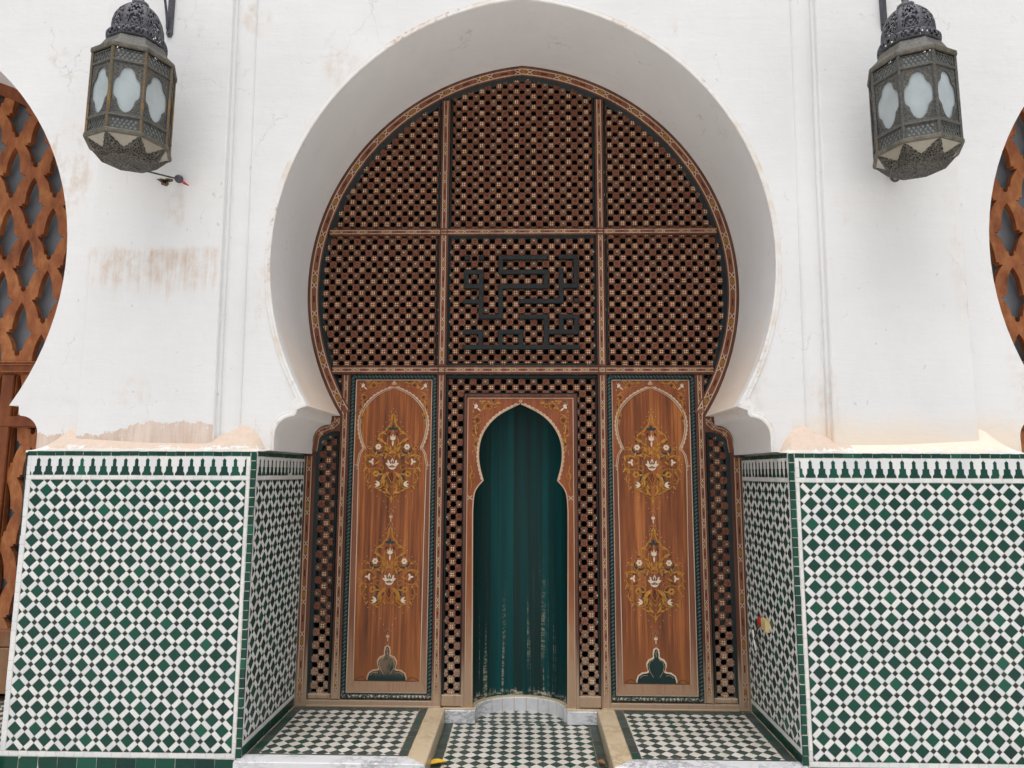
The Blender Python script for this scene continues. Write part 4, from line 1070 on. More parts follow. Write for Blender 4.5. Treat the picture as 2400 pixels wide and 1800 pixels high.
# ------------------------------------------------------------------ two painted leaf panels
def rope(parent, a, b, name='rope_moulding'):
    """twisted rope bead from a to b on the screen plane (u,v)"""
    mb = MB(); L = sqrt((b[0] - a[0]) ** 2 + (b[1] - a[1]) ** 2); tx, tz = (b[0] - a[0]) / L, (b[1] - a[1]) / L
    n = int(L / .0046); rows = []
    for i in range(n + 1):
        s = L * i / n; row = []
        for k in range(7):
            th = pi * k / 6; ph = s / .025 * 2 * pi - th * 1.3
            r = .0105 + .0032 * (sin(ph))
            row.append(S(a[0] + tx * s - tz * r * cos(th), a[1] + tz * s + tx * r * cos(th), -.002 + r * sin(th) * .95))
        rows.append(row)
    for i in range(n):
        for k in range(6):
            ph = (L * (i + .5) / n) / .025 * 2 * pi - pi * (k + .5) / 6 * 1.3
            mb.face([rows[i][k], rows[i][k + 1], rows[i + 1][k + 1], rows[i + 1][k]], 1 if sin(ph) > .45 else 0, True)  # strand ridges take the lighter colour, a painted highlight
    return obj(name, mb, ['rope', 'rope_highlight'], parent)
def rope_mat():
    n = NT('rope_paint', .38, .45); Z = n.xyz()[2]; g = n.noise((50, 50, 50), 4)
    c = n.mix(g, srgb(12, 32, 34), srgb(30, 60, 60))
    f = n.math('MULTIPLY', n.math('SUBTRACT', 1.0, n.step(Z, .05, .12)), n.step(g, .42, .55)); c = n.mix(f, c, srgb(206, 190, 168))
    n.color(c); return n.m
MAT['rope'] = rope_mat()
MAT['rope_highlight'] = simple('rope_ridge_highlight', srgb(62, 90, 90), .45, .4, var=.35, scale=70)
PA = [(.2255, .155), (.2315, 1.10), (.238, 1.60), (.226, 1.676), (.210, 1.705), (.192, 1.722)]
PB = smooth([(.192, 1.722), (.212, 1.765), (.2285, 1.822), (.238, 1.906), (.212, 1.995), (.150, 2.070), (.09, 2.112), (.0, 2.151)])
for sg in (-1, 1):
    cx = sg * .906
    nm = 'left' if sg < 0 else 'right'
    board = MB(); board.box(cx - .31, cx + .31, .04, 2.243, S, -.05, -.020)
    pan = obj('door_panel', board, 'panel', scr, 'varnished panel with two painted flower sprays and a %s vase, %s of the niche' % ('worn grey' if sg < 0 else 'dark green', nm))
    # dark green channel and rope
    o = [(cx - .309, .046), (cx + .309, .046), (cx + .309, 2.242), (cx - .309, 2.242)]; w_ = .036
    fr_ = MB(); i_ = inset(o, w_)
    for k in range(4):
        k2 = (k + 1) % 4; q = [o[k], o[k2], i_[k2], i_[k]]
        fr_.face([S(*p, -.006) for p in q]); fr_.face([S(*i_[k], -.006), S(*i_[k2], -.006), S(*i_[k2], -.03), S(*i_[k], -.03)])
    obj('green_channel', fr_, 'dgreen', pan)
    m = inset(o, .018)
    for k in range(4): rope(pan, m[k], m[(k + 1) % 4])
    # cream line
    q = inset(o, w_ + .0005); q2 = inset(q, .006)
    mb = MB()
    for k in range(4):
        k2 = (k + 1) % 4; mb.face([S(*p, -.0105) for p in (q[k], q[k2], q2[k2], q2[k])]); mb.face([S(*q2[k], -.0105), S(*q2[k2], -.0105), S(*q2[k2], -.021), S(*q2[k], -.021)])
    obj('cream_bead', mb, 'cream_line', pan)
    # mitred bevel frame at sides and foot
    q3 = [(cx - .225, .155), (cx + .225, .155), (cx + .237, 1.60), (cx - .237, 1.60)]
    mb = MB(); zt = 1.60
    A = [(q2[0][0], zt), q2[0], q2[1], (q2[1][0], zt)]; B = [q3[3], q3[0], q3[1], q3[2]]
    for k in range(3): mb.face([S(*A[k], -.011), S(*A[k + 1], -.011), S(*B[k + 1], -.018), S(*B[k], -.018)])
    obj('bevel_frame', mb, 'redpaint', pan)
    # spandrel board above
    half = PA[2:] + PB[1:]
    poly = [(q2[1][0] - cx, 1.6005), (q2[1][0] - cx, q2[2][1])] + [(-(q2[1][0] - cx), q2[2][1]), (-(q2[1][0] - cx), 1.6005)] + [(-x, z) for x, z in half[0:]] + [(x, z) for x, z in half[::-1][1:]]
    mb = MB(); mb.plate([(cx + u, v) for u, v in poly], [], S, -.021, -.0175); obj('spandrel_board', mb, 'spandrel', pan)
    P = Paint(S, cx, -.0172)
    line = [(x, z) for x, z in PA] + PB[1:]
    P.line([(x + .011, z + (.004 if z > 1.72 else 0)) for x, z in line], .0055, 'cream_line'); P.line([(x + .001, z) for x, z in line], .0065, 'cream_line')
    P.line([(x + .0055, z) for x, z in line], .0022, 'maroon')
    scallops(P, [(x + .009, z + .002) for x, z in PB], .0165, .030)
    P.dot(.008, 2.178, .009, 'cream_line'); P.dot(0, 2.19, .008, 'cream_line', False); P.dot(.008, 2.178, .0035, 'redpaint')
    for s in (1,):
        P.line([(.240, 1.60), (.268, 1.572)], .006, 'cream_line'); P.line([(.268, 1.60), (.240, 1.572)], .006, 'cream_line'); P.line([(.236, 1.602), (.270, 1.602)], .005, 'cream_line')
    spandrel(P, 2.2, .27, None, (.215, 2.155, .75), scale=.80)
    P.done('painted_spandrel', pan)
    P = Paint(S, cx, -.0196)
    arabesque(P, 1.612); P.done('painted_spray', pan)
    P = Paint(S, cx, -.0196)
    arabesque(P, .827, 'fade_yellow' if sg < 0 else 'yellow', 'ivory', 'slate', 'maroon', sg > 0); P.done('painted_spray', pan)
    P = Paint(S, cx, -.0196)
    for zt_ in (1.235, .437):
        P.tulip(0, zt_, .030, 'fade_ivory' if sg < 0 else 'ivory')
        for k in range(8): P.dot(.010 * (k % 3), zt_ + (-.03 - .006 * k if k % 2 else .035 + .005 * k), .0019, 'ivory', True, 5)
    # vase motif at the foot
    V = [(0, .384), (.010, .372), (.016, .345), (.014, .322), (.024, .315), (.046, .305), (.060, .282), (.060, .262), (.050, .232), (.062, .225), (.090, .222), (.118, .206), (.128, .178), (.129, .160)]
    big = [(u + (.008 if u > 0 else 0), v + (.009 if u < .1 else .005)) for u, v in V]
    P.poly([(0, .158)] + [(u, v) for u, v in big[::-1]], 'fade_ivory' if sg < 0 else 'ivory')
    P.poly([(0, .1585)] + [(u, v) for u, v in V[::-1]], 'vase_worn' if sg < 0 else 'vase')
    P.line([(.018, .312), (.042, .300), (.052, .272), (.044, .235), (.02, .20)], .0024, 'fade_ivory'); P.line([(.06, .21), (.09, .212), (.112, .195)], .0022, 'fade_ivory')
    P.line([(0, .372), (.005, .352), (0, .33)], .002, 'fade_ivory')
    P.line([(.129, .158), (.20, .158)], .003, 'slate'); P.line([(.14, .165), (.165, .185), (.19, .18), (.215, .16)], .003, 'maroon')
    def vm(name, worn):
        n = NT(name, .5, .35); g = n.noise((30, 30, 5), 4, .7); Z = n.xyz()[2]
        c = n.mix(g, srgb(14, 40, 40), srgb(26, 58, 54))
        if worn:
            f = n.math('MULTIPLY', n.step(n.noise((24, 24, 12), 5, .75, 3.3), .38, .56), n.step(Z, .17, .24)); c = n.mix(n.math('MULTIPLY', f, .85), c, srgb(126, 104, 82))
        n.color(c); return n.m
    if 'vase' not in MAT: MAT['vase'] = vm('vase_green_paint', False); MAT['vase_worn'] = vm('worn_vase_green_paint', True)
    P.done('painted_vase', pan)

# ------------------------------------------------------------------ niche with its painted surround
NA = [(.316, .0), (.320, .6), (.3255, 1.283), (.320, 1.398), (.299, 1.450), (.2545, 1.499)]
NB = smooth([(.2545, 1.499), (.279, 1.583), (.290, 1.658), (.286, 1.745), (.262, 1.824), (.209, 1.905), (.130, 1.972), (.0, 2.034)])
half = smooth(NA[2:6], 1); NAs = NA[:2] + half
line = NAs + NB[1:]
sur_w = .3835
poly = [(NX + sur_w, .0), (NX + sur_w, 2.09), (NX - sur_w, 2.09), (NX - sur_w, .0)] + [(NX - x, z) for x, z in line] + [(NX + x, z) for x, z in line[::-1][1:]]
mb = MB(); mb.plate(poly, [], S, -.035, -.006); sur = obj('niche_surround', mb, 'surround', scr, 'red painted surround with scalloped cream arch and corner flowers')
mb = MB()
for (a, b, c, d_) in ((NX - sur_w - .012, NX - sur_w + .010, .0, 2.102), (NX + sur_w - .010, NX + sur_w + .012, .0, 2.102)): mb.box(a, b, c, d_, S, -.045, .004, .004)
mb.box(NX - sur_w + .010, NX + sur_w - .010, 2.080, 2.102, S, -.045, .004, .004); obj('surround_frame', mb, 'frame', sur)
mb = MB()
for (a, b, c, d_) in ((NX - sur_w - .019, NX - sur_w - .012, .08, 2.110), (NX + sur_w + .012, NX + sur_w + .019, .08, 2.110)): mb.box(a, b, c, d_, S, -.045, .000, .002)
mb.box(NX - sur_w - .012, NX + sur_w + .012, 2.102, 2.110, S, -.045, .000, .002); obj('green_edge', mb, 'dgreen', sur)
P = Paint(S, NX, -.0058)
x_ = sur_w - .014
P.line([(x_, .0), (x_, 2.073)], .006, 'cream_line'); P.line([(-x_ - .003, 2.073), (x_ + .003, 2.073)], .006, 'cream_line', False)
P.line([(x + .004, z) for x, z in line], .0075, 'cream_line')
scallops(P, [(x + .006, z + .002) for x, z in NB], .0165, .030)
P.dot(.0, 2.052, .011, 'cream_line', False); P.dot(0, 2.053, .005, 'redpaint', False)
P.line([(.332, 1.395), (.366, 1.365)], .006, 'cream_line'); P.line([(.366, 1.395), (.332, 1.365)], .006, 'cream_line')
spandrel(P, 2.07, .36, None, (.305, 2.005, .75), scale=.92)
P.line([(.345, 1.60), (.335, 1.56), (.348, 1.52), (.336, 1.47), (.345, 1.43)], .005, 'yellow'); P.arc(.335, 1.53, .018, 0, 6.2, .004, 'yellow')
P.done('painted_spandrel', sur)
# concave plank back
ND = .236; n_pl = 11
cuts = [0, .07, .17, .27, .335, .45, .56, .66, .71, .80, .91, 1.0]
for k in range(n_pl):
    a0, a1 = pi - pi * cuts[k] - .0015, pi - pi * cuts[k + 1] + .0015
    mb = MB(); rows = []
    for a in (a0, (a0 + a1) / 2, a1):
        x, y = NX + .324 * cos(a), SCREEN_Y + .032 + ND * sin(a); x2, y2 = NX + .350 * cos(a), SCREEN_Y + .032 + (ND + .025) * sin(a)
        rows.append([(x, y, -.005), (x, y, 2.07), (x2, y2, 2.07), (x2, y2, -.005)])
    mb.grid([list(c) for c in zip(*rows)][::-1], False, 0, False)
    for r_ in (rows[0], rows[-1]): mb.face(r_)
    obj('niche_plank', mb, 'niche', scr)
mb = MB(); mb.prism([(NX + .34 * cos(pi * k / 14), SCREEN_Y + .03 + (ND + .02) * sin(pi * k / 14)) for k in range(15)], floor_fr(0), 2.065, 2.085, cap2=True); obj('niche_top', mb, 'niche', scr)

# marble plinth under the niche
pl = thing('marble_plinth', 'low grey-white marble plinth with curved slabs under the green niche', 'plinth', (0, .87, -.094))
for sg in (-1, 1):
    mb = MB(); a, b = sorted((sg * .304, sg * .503)); mb.box(a, b, -.092, -.008, front(.845), -.1, .012, .004); obj('block', mb, 'marble', pl)
    mb = MB(); a, b = sorted((sg * .300, sg * .52)); mb.box(a, b, -.008, .001, front(.850), -.06, .006, .003); obj('mortar_joint', mb, 'cream', pl)
for k in range(11):
    a0, a1 = pi - pi * k / 11 - .008, pi - pi * (k + 1) / 11 + .008
    mb = MB(); rows = []
    for a in (a0, (a0 + a1) / 2, a1):
        rows.append([(NX + R_ * cos(a), SCREEN_Y + .018 + D_ * sin(a), z) for R_, D_, z in ((.296, .212, -.092), (.296, .212, -.006), (.300, .216, -.002), (.325, .240, -.002), (.325, .240, -.092))])
    mb.grid([list(c) for c in zip(*rows)][::-1], False, 0, False)
    for r_ in (rows[0], rows[-1]): mb.face(r_)
    obj('curved_slab', mb, 'marble', pl)
mb = MB(); rows = [[(NX + R_ * cos(pi * k / 24), SCREEN_Y + .018 + D_ * sin(pi * k / 24), z) for k in range(25)] for R_, D_, z in ((.299, .215, -.092), (.299, .215, -.004), (.302, .219, .004), (.345, .262, .004))]
mb.grid(rows[::-1], False, 0, False); obj('mortar_joint', mb, 'cream', pl)

# ------------------------------------------------------------------ neighbouring screens
VOID = [(0, 0), (.018, -.030), (.036, -.078), (.047, -.130), (.052, -.180), (.052, -.198), (.070, -.199), (.071, -.216), (.094, -.217), (.078, -.240), (.056, -.275), (.040, -.318), (.034, -.352), (.018, -.353), (.017, -.380), (.008, -.391), (0, -.393)]
def void(cx, cz, s=1.0, sz=1.0):
    r_ = [(cx + u * s, cz + v * sz) for u, v in VOID]; l_ = [(cx - u * s, cz + v * sz) for u, v in VOID[1:-1]]
    return r_[::-1] + l_ if True else r_
def clip_void(v, x0, x1, z0, z1):
    q = clip(v, x0, x1, z0, z1); return q
for sg in (-1, 1):
    c = sg * BAY
    t = thing('lattice_screen', 'orange carved wooden screen with big ogee openings and grey glass, at the %s edge' % ('left' if sg < 0 else 'right'), 'wooden screen', (c, .9, -.01), 'screens in the neighbouring arches')
    x0, x1, z0, z1 = c - 1.56, c + 1.56, 2.335, 4.62
    holes = []
    for i in range(-14, 8):
        for j in range(-12, 8):
            if (i + j) % 2: continue
            cx, cz = sg * 3.496 - i * .167 * sg, 3.494 + j * .24
            dx = abs(cx - c)
            if dx > 1.50 or cz - .39 > zin(min(dx, 1.5), 0) - .02 if dx < 1.5 else True: continue
            if cz < z0 + .06 or cz - .2 > 4.56: continue
            v = void(cx, cz + .004, 1.06, 1.02)
            if cz - .392 < z0 + .004 or cz > z1 - .02 or cx - .09 < x0 or cx + .09 > x1:
                v = clip(v, x0 + .02, x1 - .02, z0 + .004, z1 - .02)
                if len(v) < 4: continue
            holes.append(v)
    mb = MB(); mb.plate([(x0, z0), (x1, z0), (x1, z1), (x0, z1)], holes, S, -.065, -.02); obj('lattice_panel', mb, 'orange', t)
    mb = MB(); mb.box(x0, x1, .35, z1, S, -.125, -.120); obj('window_pane', mb, 'glass', t)
    # arched rim, transom, stiles and lower panels
    A = full(arch_half(RC - .002, 1.96, 40)); B = full(arch_half(RC - .085, 1.98, 40)); mb = MB()
    mb.grid([[S(c + xa, za, -.09), S(c + xa, za, .0), S(c + xb, zb, -.012), S(c + xb, zb, -.09)] for (xa, za), (xb, zb) in zip(A, B)], False, 0, False); obj('arch_frame', mb, 'orange_dark', t)
    mb = MB(); mb.box(x0, x1, 2.245, 2.335, S, -.09, -.002, .006); tr = obj('transom', mb, 'orange_dark', t)
    for zz, hh in ((2.330, .008), (2.312, .006), (2.262, .006)):
        mb = MB(); mb.box(x0, x1, zz - hh / 2, zz + hh / 2, S, -.01, .008, .002); obj('bead', mb, 'orange', tr)
    for zz, hh in ((1.90, .075), (.41, .11), (.20, .30)):
        mb = MB(); mb.box(x0, x1, zz - hh / 2, zz + hh / 2, S, -.09, -.006 + hh * .02, .006); obj('rail', mb, 'orange_dark', t)
    for k in range(5):
        xc = c - sg * (1.40 - k * .72)
        mb = MB(); mb.box(xc - .045, xc + .045, .05, 2.245, S, -.088, -.010, .006); obj('stile', mb, 'orange_dark', t)
    for k in range(4):
        a = c - sg * (1.40 - k * .72); b = c - sg * (1.40 - (k + 1) * .72); a, b = min(a, b) + .045, max(a, b) - .045
        mid = (a + b) / 2; hw = (b - a) / 2
        for (lo, hi) in ((1.9375, 2.245), (.465, 1.8625)):
            hl = []
            sx = hw / 2
            for j in range(-1, 9):
                for i in (-2, -1, 0, 1, 2):
                    if (i + j) % 2: continue
                    if hi - lo < .5 and j > 2: continue
                    v = clip(void(mid + i * sx, hi + (.10 if hi - lo > .5 else .05) - j * .24, .92), a + .004, b - .004, lo + .004, hi - .004)
                    if len(v) > 3: hl.append(v)
            mb = MB(); mb.plate([(a, lo), (b, lo), (b, hi), (a, hi)], hl, S, -.075, -.035); obj('lattice_panel', mb, 'orange', t)

# ------------------------------------------------------------------ lanterns
FACE_VOID = [(0, .124), (.022, .117), (.037, .098), (.043, .072), (.050, .063), (.062, .054), (.070, .034), (.072, 0), (.070, -.034), (.062, -.045), (.056, -.050), (.048, -.058), (.043, -.080), (.031, -.105), (.013, -.121), (0, -.125)]
def build_lantern(x0, y0, dz, label, tilt):
    zb = 3.30 + dz
    root = thing('lantern', label, 'lantern', (0, 0, 0), 'octagonal lanterns on the piers')
    root.location = (x0, y0, zb)
    parts = []
    def octa(R, z):
        R *= .9
        return [(x0 + R * cos(k * pi / 4), y0 + R * sin(k * pi / 4), z + dz) for k in range(8)]
    def ring_part(name, prof, mat, sm=False, caps=False):
        mb = MB(); mb.grid([octa(R, z) for R, z in prof], True, 0, sm)
        if caps: mb.face(octa(*prof[-1])); mb.face(octa(*prof[0])[::-1])
        return obj(name, mb, mat, root)
    RB = .238 * .9
    def face_frame(k, R, zmid):
        a = (k + .5) * pi / 4; ap = R * cos(pi / 8)
        ux, uy = -sin(a), cos(a); nx, ny = cos(a), sin(a)
        return lambda u, v, n=0.0: (x0 + nx * (ap + n) + ux * u, y0 + ny * (ap + n) + uy * u, zmid + dz + v)
    w = 2 * RB * sin(pi / 8)
    for k in range(8):
        # corner post
        mb = MB(); a = k * pi / 4
        px, py = x0 + (RB + .001) * cos(a), y0 + (RB + .001) * sin(a)
        pts = [(px + r * cos(a + b), py + r * sin(a + b)) for r, b in ((.010, 1.75), (.007, .9), (.008, 0), (.007, -.9), (.010, -1.75))]
        mb.grid([[(p[0], p[1], z + dz) for p in pts] for z in (3.395, 3.87)], False, 0, False); obj('corner_post', mb, 'gilt' if x0 < 0 else 'brass', root)
        # pierced face plate with cusped opening
        f = face_frame(k, RB, 3.632); hw = w / 2 - .004
        vo = [(u * .92, v * 1.08) for u, v in FACE_VOID] + [(-u * .92, v * 1.08) for u, v in FACE_VOID[-2:0:-1]]; vo = vo[::-1]
        holes = [vo]
        def inside(u, v):
            s = 0; u = abs(u); pv = [(a_, b_ * 1.08) for a_, b_ in FACE_VOID]
            for (a1, b1), (a2, b2) in zip(pv, pv[1:]):
                if b2 <= v <= b1: return u < a1 + (a2 - a1) * (b1 - v) / max(1e-6, b1 - b2) + .0085
            return False
        for i in range(-6, 7):
            for j in range(-12, 13):
                u, v = (i + .5 * (j % 2)) * .0125, j * .0115 - .004
                if abs(u) > hw - .009 or abs(v) > .140 or inside(u, v) or abs(v) < .05: continue
                if v > 0 and (i + j) % 2: continue
                r = .0046 if v < 0 else .0032
                th = (i * 37 + j * 17) % 7
                holes.append([(u + r * 1.3 * cos(th + q * pi / 2), v + r * sin(th + q * pi / 2)) for q in range(4)])
        mb = MB(); mb.plate([(-hw, -.152), (hw, -.152), (hw, .152), (-hw, .152)], holes, f, -.0045, -.001); obj('face_plate', mb, 'brass', root)
        mb = MB(); mb.box(-hw, hw, -.237, .225, f, -.012, -.009); obj('glass_pane', mb, 'frost', root)
        for zc_, hh, nm in ((.200, .032, 'grille'), (-.197, .034, 'grille')):
            hl = []; n_ = 6; du = (2 * hw - .026) / n_
            for i in range(n_):
                for j in (-1, 0, 1):
                    u, v = -hw + .013 + du * (i + .5), zc_ + j * .0175
                    if j == 0 and i == n_ - 1: continue
                    if j == 0: u += du * .5
                    hl.append([(u - du * .40, v), (u, v - .0125), (u + du * .40, v), (u, v + .0125)])
            mb = MB(); mb.plate([(-hw, zc_ - hh), (hw, zc_ - hh), (hw, zc_ + hh), (-hw, zc_ + hh)], hl, f, -.005, -.001); obj('grille', mb, 'brass', root)
        # bottom taper: yellowed pane and toothed ornament
        A0, B0 = (k * pi / 4, (k + 1) * pi / 4)
        up = [Vector((x0 + .212 * cos(a), y0 + .212 * sin(a), 3.372 + dz)) for a in (A0, B0)]; lo = [Vector((x0 + .151 * cos(a), y0 + .151 * sin(a), 3.305 + dz)) for a in (A0, B0)]
        mb = MB(); mb.face([tuple(up[0]), tuple(lo[0]), tuple(lo[1]), tuple(up[1])]); obj('bottom_pane', mb, 'frost_low', root)
        nrm = (up[1] - up[0]).cross(lo[0] - up[0]).normalized(); ctr = (up[0] + lo[1]) / 2 - Vector((x0, y0, ctr_z if False else 3.5 + dz))
        if nrm.dot(ctr) < 0: nrm = -nrm
        def bp(s, t, n): return tuple(up[0].lerp(up[1], s).lerp(lo[0].lerp(lo[1], s), t) + nrm * n)
        mb = MB(); teeth = [(0, 0.02)]; n_ = 7
        curve = [(0, .0), (.10, .10), (.12, .20), (.20, .28), (.22, .42), (.32, .50), (.36, .64), (.44, .70), (.5, .80), (.56, .70), (.64, .64), (.68, .50), (.78, .42), (.80, .28), (.88, .20), (.90, .10), (1, .0)]
        for (s0, t0), (s1, t1) in zip(curve, curve[1:]):
            mb.face([bp(s0, t0, .004), bp(s0, 1, .004), bp(s1, 1, .004), bp(s1, t1, .004)]); mb.face([bp(s0, t0, .004), bp(s1, t1, .004), bp(s1, t1, .0), bp(s0, t0, .0)])
        obj('bottom_ornament', mb, 'filigree', root)
    ring_part('top_rim', [(.236, 3.872), (.250, 3.872), (.252, 3.878), (.252, 3.894), (.246, 3.898), (.225, 3.898)], 'rim')
    ring_part('upper_ridge', [(.237, 3.786), (.245, 3.788), (.247, 3.794), (.245, 3.800), (.237, 3.802)], 'brass')
    ring_part('lower_ridge', [(.237, 3.467), (.246, 3.469), (.248, 3.475), (.246, 3.481), (.237, 3.483)], 'brass')
    ring_part('bottom_rim', [(.232, 3.372), (.250, 3.372), (.252, 3.376), (.252, 3.392), (.248, 3.397), (.236, 3.397)], 'rim')
    # ribs on the rims
    for zz in (3.886, 3.384):
        mb = MB()
        for k in range(8):
            f = face_frame(k, .2525 * .9, zz)
            for i in range(11):
                u = (i - 5) * .0152; mb.box(u - .0045, u + .0045, -.008, .008, f, -.002, .0022)
        obj('rim_ribs', mb, 'rim', root)
    ring_part('bottom_plate', [(.170, 3.312), (.172, 3.306), (.168, 3.300), (.150, 3.298), (.145, 3.292), (.05, 3.290), (.0, 3.288)][::-1], 'filigree')
    ring_part('roof', [(.246, 3.898), (.205, 3.935), (.176, 3.985), (.160, 3.99)], 'brass')
    # pierced ring and dome
    def pierced(name, prof, nu, nv, pat, mat):
        mb = MB(); S_ = []
        Lp = len(prof) - 1
        def pt(fk, t):
            q = min(t * Lp, Lp - 1e-6); i = int(q); g = q - i
            R = .9 * (prof[i][0] + (prof[i + 1][0] - prof[i][0]) * g); z = prof[i][1] + (prof[i + 1][1] - prof[i][1]) * g
            k = int(fk) % 8; s = fk - int(fk)
            a, b = k * pi / 4, (k + 1) * pi / 4
            bul = 1 + .055 * 4 * s * (1 - s)
            return (x0 + R * bul * (cos(a) * (1 - s) + cos(b) * s), y0 + R * bul * (sin(a) * (1 - s) + sin(b) * s), z + dz)
        W = 8 * nu; rows = [[pt(i / nu, j / nv) for i in range(W)] for j in range(nv + 1)]
        b = len(mb.v)
        for r in rows: mb.v.extend(r)
        for j in range(nv):
            for i in range(W):
                s = ((i % nu) + .5) / nu; t = (j + .5) / nv
                if pat(s, t): continue
                mb.f.append([b + j * W + i, b + j * W + (i + 1) % W, b + (j + 1) * W + (i + 1) % W, b + (j + 1) * W + i]); mb.m.append(0); mb.sm.append(True)
        o = obj(name, mb, mat, root); md = o.modifiers.new('thickness', 'SOLIDIFY'); md.thickness = .004; md.offset = -1; return o
    def dome_pat(s, t):
        if s < .12 or s > .88 or t < .06 or t > .9: return False
        u = abs(s - .5)
        return sin(u * 34 + 1.6 * sin(t * 16)) * cos(t * 40 + 1.4 * sin(u * 20)) > .02
    def ring_pat(s, t):
        if s < .08 or s > .92 or t < .2 or t > .8: return False
        return sin(abs(s - .5) * 34) * cos(t * 14) > .15
    pierced('dome', [(.152, 4.052), (.156, 4.085), (.153, 4.12), (.142, 4.16), (.120, 4.20), (.090, 4.232), (.055, 4.250), (.036, 4.258)], 26, 34, dome_pat, 'iron')
    pierced('dome_ring', [(.158, 3.992), (.172, 3.997), (.180, 4.010), (.182, 4.026), (.176, 4.040), (.164, 4.049), (.150, 4.053)], 14, 9, ring_pat, 'iron')
    mb = MB(); prof = [(.046, 4.252), (.048, 4.262), (.046, 4.276), (.030, 4.282), (.018, 4.30), (.020, 4.33), (.012, 4.36)]
    mb.grid([[(x0 + R * cos(2 * pi * k / 14), y0 + R * sin(2 * pi * k / 14), z + dz) for k in range(14)] for R, z in prof], True); obj('finial', mb, 'iron', root)
    mb = MB(); mb.tube([(x0, y0, 4.35 + dz), (x0, y0, 4.78)], .006); obj('hanging_rod', mb, 'iron', root)
    # added core behind the pierced dome, stands in for its dark hollow
    mb = MB(); mb.grid([[(x0 + .06 * cos(2 * pi * k / 10), y0 + .06 * sin(2 * pi * k / 10), z + dz) for k in range(10)] for z in (3.93, 4.2)], True); obj('hollow_dark_core', mb, 'iron', root)
    return root
LY = -.27
build_lantern(-2.235, LY, 0.0, 'left octagonal lantern with gilded corner posts and frosted panes', 0)
build_lantern(2.200, LY, -.073, 'right octagonal lantern of plain grey metal with frosted panes', 0)

for sg, xb, zb in ((-1, -2.245, 4.30), (1, 2.262, 4.275)):
    b = thing('wall_bracket', 'dark iron scroll bracket above the %s lantern' % ('left' if sg < 0 else 'right'), 'bracket', (xb, .07, zb), 'lantern brackets')
    mb = MB(); mb.prism([(xb - .020, zb + .02), (xb - .010, zb), (xb + .010, zb), (xb + .020, zb + .02), (xb + .020, zb + .75), (xb - .020, zb + .75)], front(.075), 0, .012, .003); obj('wall_plate', mb, 'iron', b)
    mb = MB()
    mb.tube([(xb - .012, .060 - .20 * (k / 12) ** 1.5, zb + .05 + .036 * k) for k in range(13)], .008); obj('scroll', mb, 'iron', b)
    mb = MB(); mb.tube([(xb, -.03 - .05 * cos(a) * (1 - a / 9), zb + .28 + .07 * sin(a) * (1 - a / 9)) for a in [i * .45 for i in range(16)]], .008); obj('scroll', mb, 'iron', b)
    mb = MB(); mb.tube([(xb, .06, zb + .70), (xb, -.10, zb + .62), (-2.235 if sg < 0 else 2.200, LY, 4.80)], .009); obj('arm', mb, 'iron', b)
    mb = MB(); mb.tube([(xb, .066, zb + .020), (xb, .052, zb + .020)], .006, 8); obj('bolt', mb, 'iron', b)

# stays from lantern foot to wall
st = thing('stay_rod', 'thin dark stay running from the left lantern foot to a round boss', 'rod', (-2.10, .06, 3.33), 'lantern stays')
mb = MB(); mb.tube([(-2.235, LY + .02, 3.292), (-2.225, LY + .06, 3.288), (-2.112, .045, 3.338)], .0055); obj('rod', mb, 'iron', st)
mb = MB(); bc = Vector((-2.105, .045, 3.338)); mb.grid([[tuple(bc + Vector((cos(2 * pi * k / 14) * .026 * sin(pi * j / 8), cos(pi * j / 8) * .026, sin(2 * pi * k / 14) * .026 * sin(pi * j / 8)))) for k in range(14)] for j in range(9)], True); obj('boss', mb, 'iron', st)
wr = thing('wire', 'two short red wire ends poking out below the left lantern', 'wire', (-2.07, .05, 3.31))
for dz_ in (0, .012):
    mb = MB(); mb.tube([(-2.100, .045, 3.330 + dz_ * .3), (-2.072, .040, 3.318 - dz_), (-2.050 + dz_, .036, 3.300 - dz_ * .6)], .0042, 6); obj('wire_end', mb, 'red', wr)
st = thing('stay_rod', 'short dark stay under the right lantern with a ring at the wall', 'rod', (2.25, .06, 3.30), 'lantern stays')
mb = MB(); mb.tube([(2.200, LY + .03, 3.215), (2.215, LY + .10, 3.222), (2.252, .05, 3.318)], .007); obj('rod', mb, 'iron', st)
mb = MB(); cc = Vector((2.252, .055, 3.322)); mb.tube([tuple(cc + Vector((.022 * cos(2 * pi * k / 16), 0, .022 * sin(2 * pi * k / 16)))) for k in range(17)], .008, 8, cap=False); obj('ring', mb, 'iron', st)
mb = MB(); mb.tube([(2.200, LY + .02, 3.219), (2.125, LY + .02, 3.217)], .007); obj('hook', mb, 'iron', st)

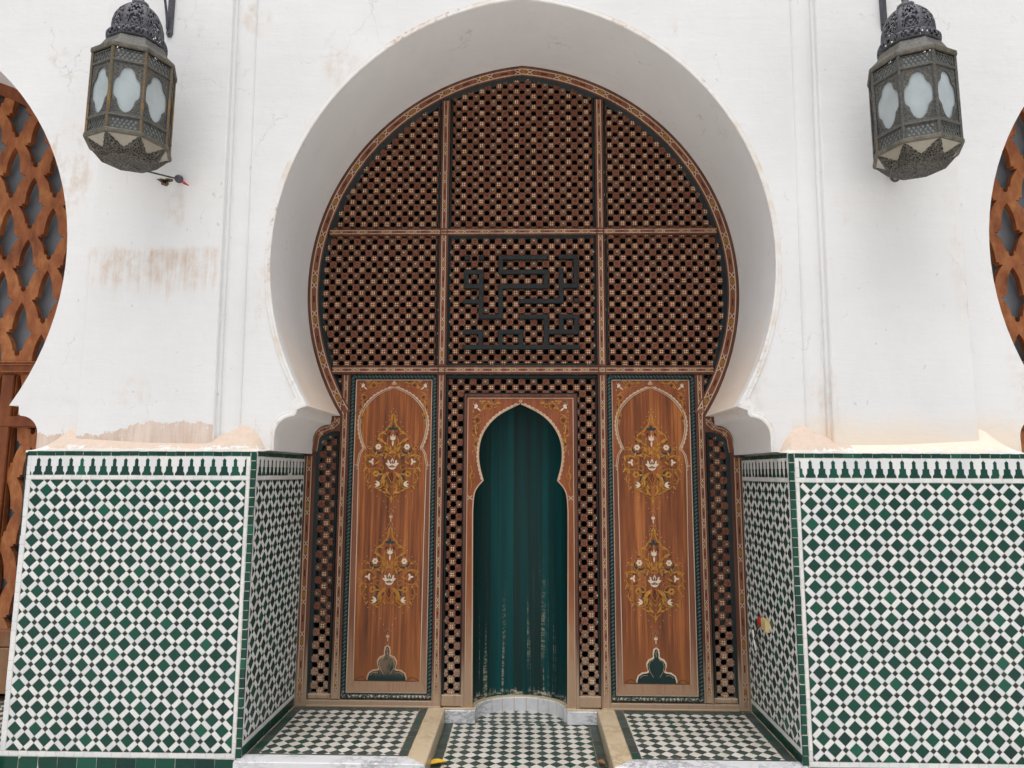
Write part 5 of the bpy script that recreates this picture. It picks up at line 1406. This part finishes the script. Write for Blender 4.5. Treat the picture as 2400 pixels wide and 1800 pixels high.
# ------------------------------------------------------------------ socket on the right reveal, fallen leaves
so = thing('wall_socket', 'small yellowed socket box with red plug and loose cable on right reveal', 'socket', (1.51, .47, .62))
J = jamb_right(1.516)
mb = MB(); mb.box(-.525, -.435, .592, .664, J, 0, .024, .006); obj('box', mb, 'plastic', so)
mb = MB(); mb.grid([[J(-.565 + r * cos(2 * pi * k / 14), .632 + r * sin(2 * pi * k / 14), n) for k in range(14)] for r, n in ((.030, 0), (.030, .018), (.024, .026), (.0, .027))], True, 0, True); obj('plug', mb, 'red', so)
mb = MB(); mb.tube([J(-.565, .605, .018), J(-.60, .575, .025), J(-.635, .540, .020), J(-.64, .51, .03), J(-.61, .49, .02), J(-.60, .45, .012)], .005, 6); obj('cable', mb, 'cable', so)
mb = MB(); mb.tube([J(-.665, .560, .03), J(-.62, .445, .03)], .0055, 6); obj('cable_end', mb, 'whitestick', so)

def leaf(name, label, x, y, z, ang, L, W, mat, curl):
    t = thing(name, label, 'leaf', (x, y, z)); mb = MB(); rows = []
    for i in range(13):
        s = i / 12; hw = W * sin(pi * min(1, s * 1.02)) ** .75 * (1 - .25 * s); row = []
        for j in range(7):
            q = (j - 3) / 3
            u, v = (s - .5) * L, q * hw * (1 + .08 * sin(i * 2.1 + j)); h_ = .006 + curl * q * q * hw + curl * .35 * (s - .5) ** 2 * L + .003 * sin(5 * s + q * 2)
            row.append((x + u * cos(ang) - v * sin(ang), y + u * sin(ang) + v * cos(ang), z + h_))
        rows.append(row)
    mb.grid(rows); o = obj('blade', mb, mat, t); md = o.modifiers.new('thickness', 'SOLIDIFY'); md.thickness = .0006
    mb = MB(); mb.tube([(x - L * .5 * cos(ang), y - L * .5 * sin(ang), z + .008), (x - L * .72 * cos(ang + .2), y - L * .72 * sin(ang + .2), z + .006)], .0012, 5); obj('stalk', mb, mat, t)
leaf('fallen_leaf', 'yellow fallen leaf on the floor beside the left marble kerb', -.462, .19, -.089, .35, .10, .036, 'leaf_y', .55)
leaf('fallen_leaf', 'curled brown leaf on the floor beside the right marble kerb', .462, .21, -.089, 2.2, .062, .015, 'leaf_b', 1.5)
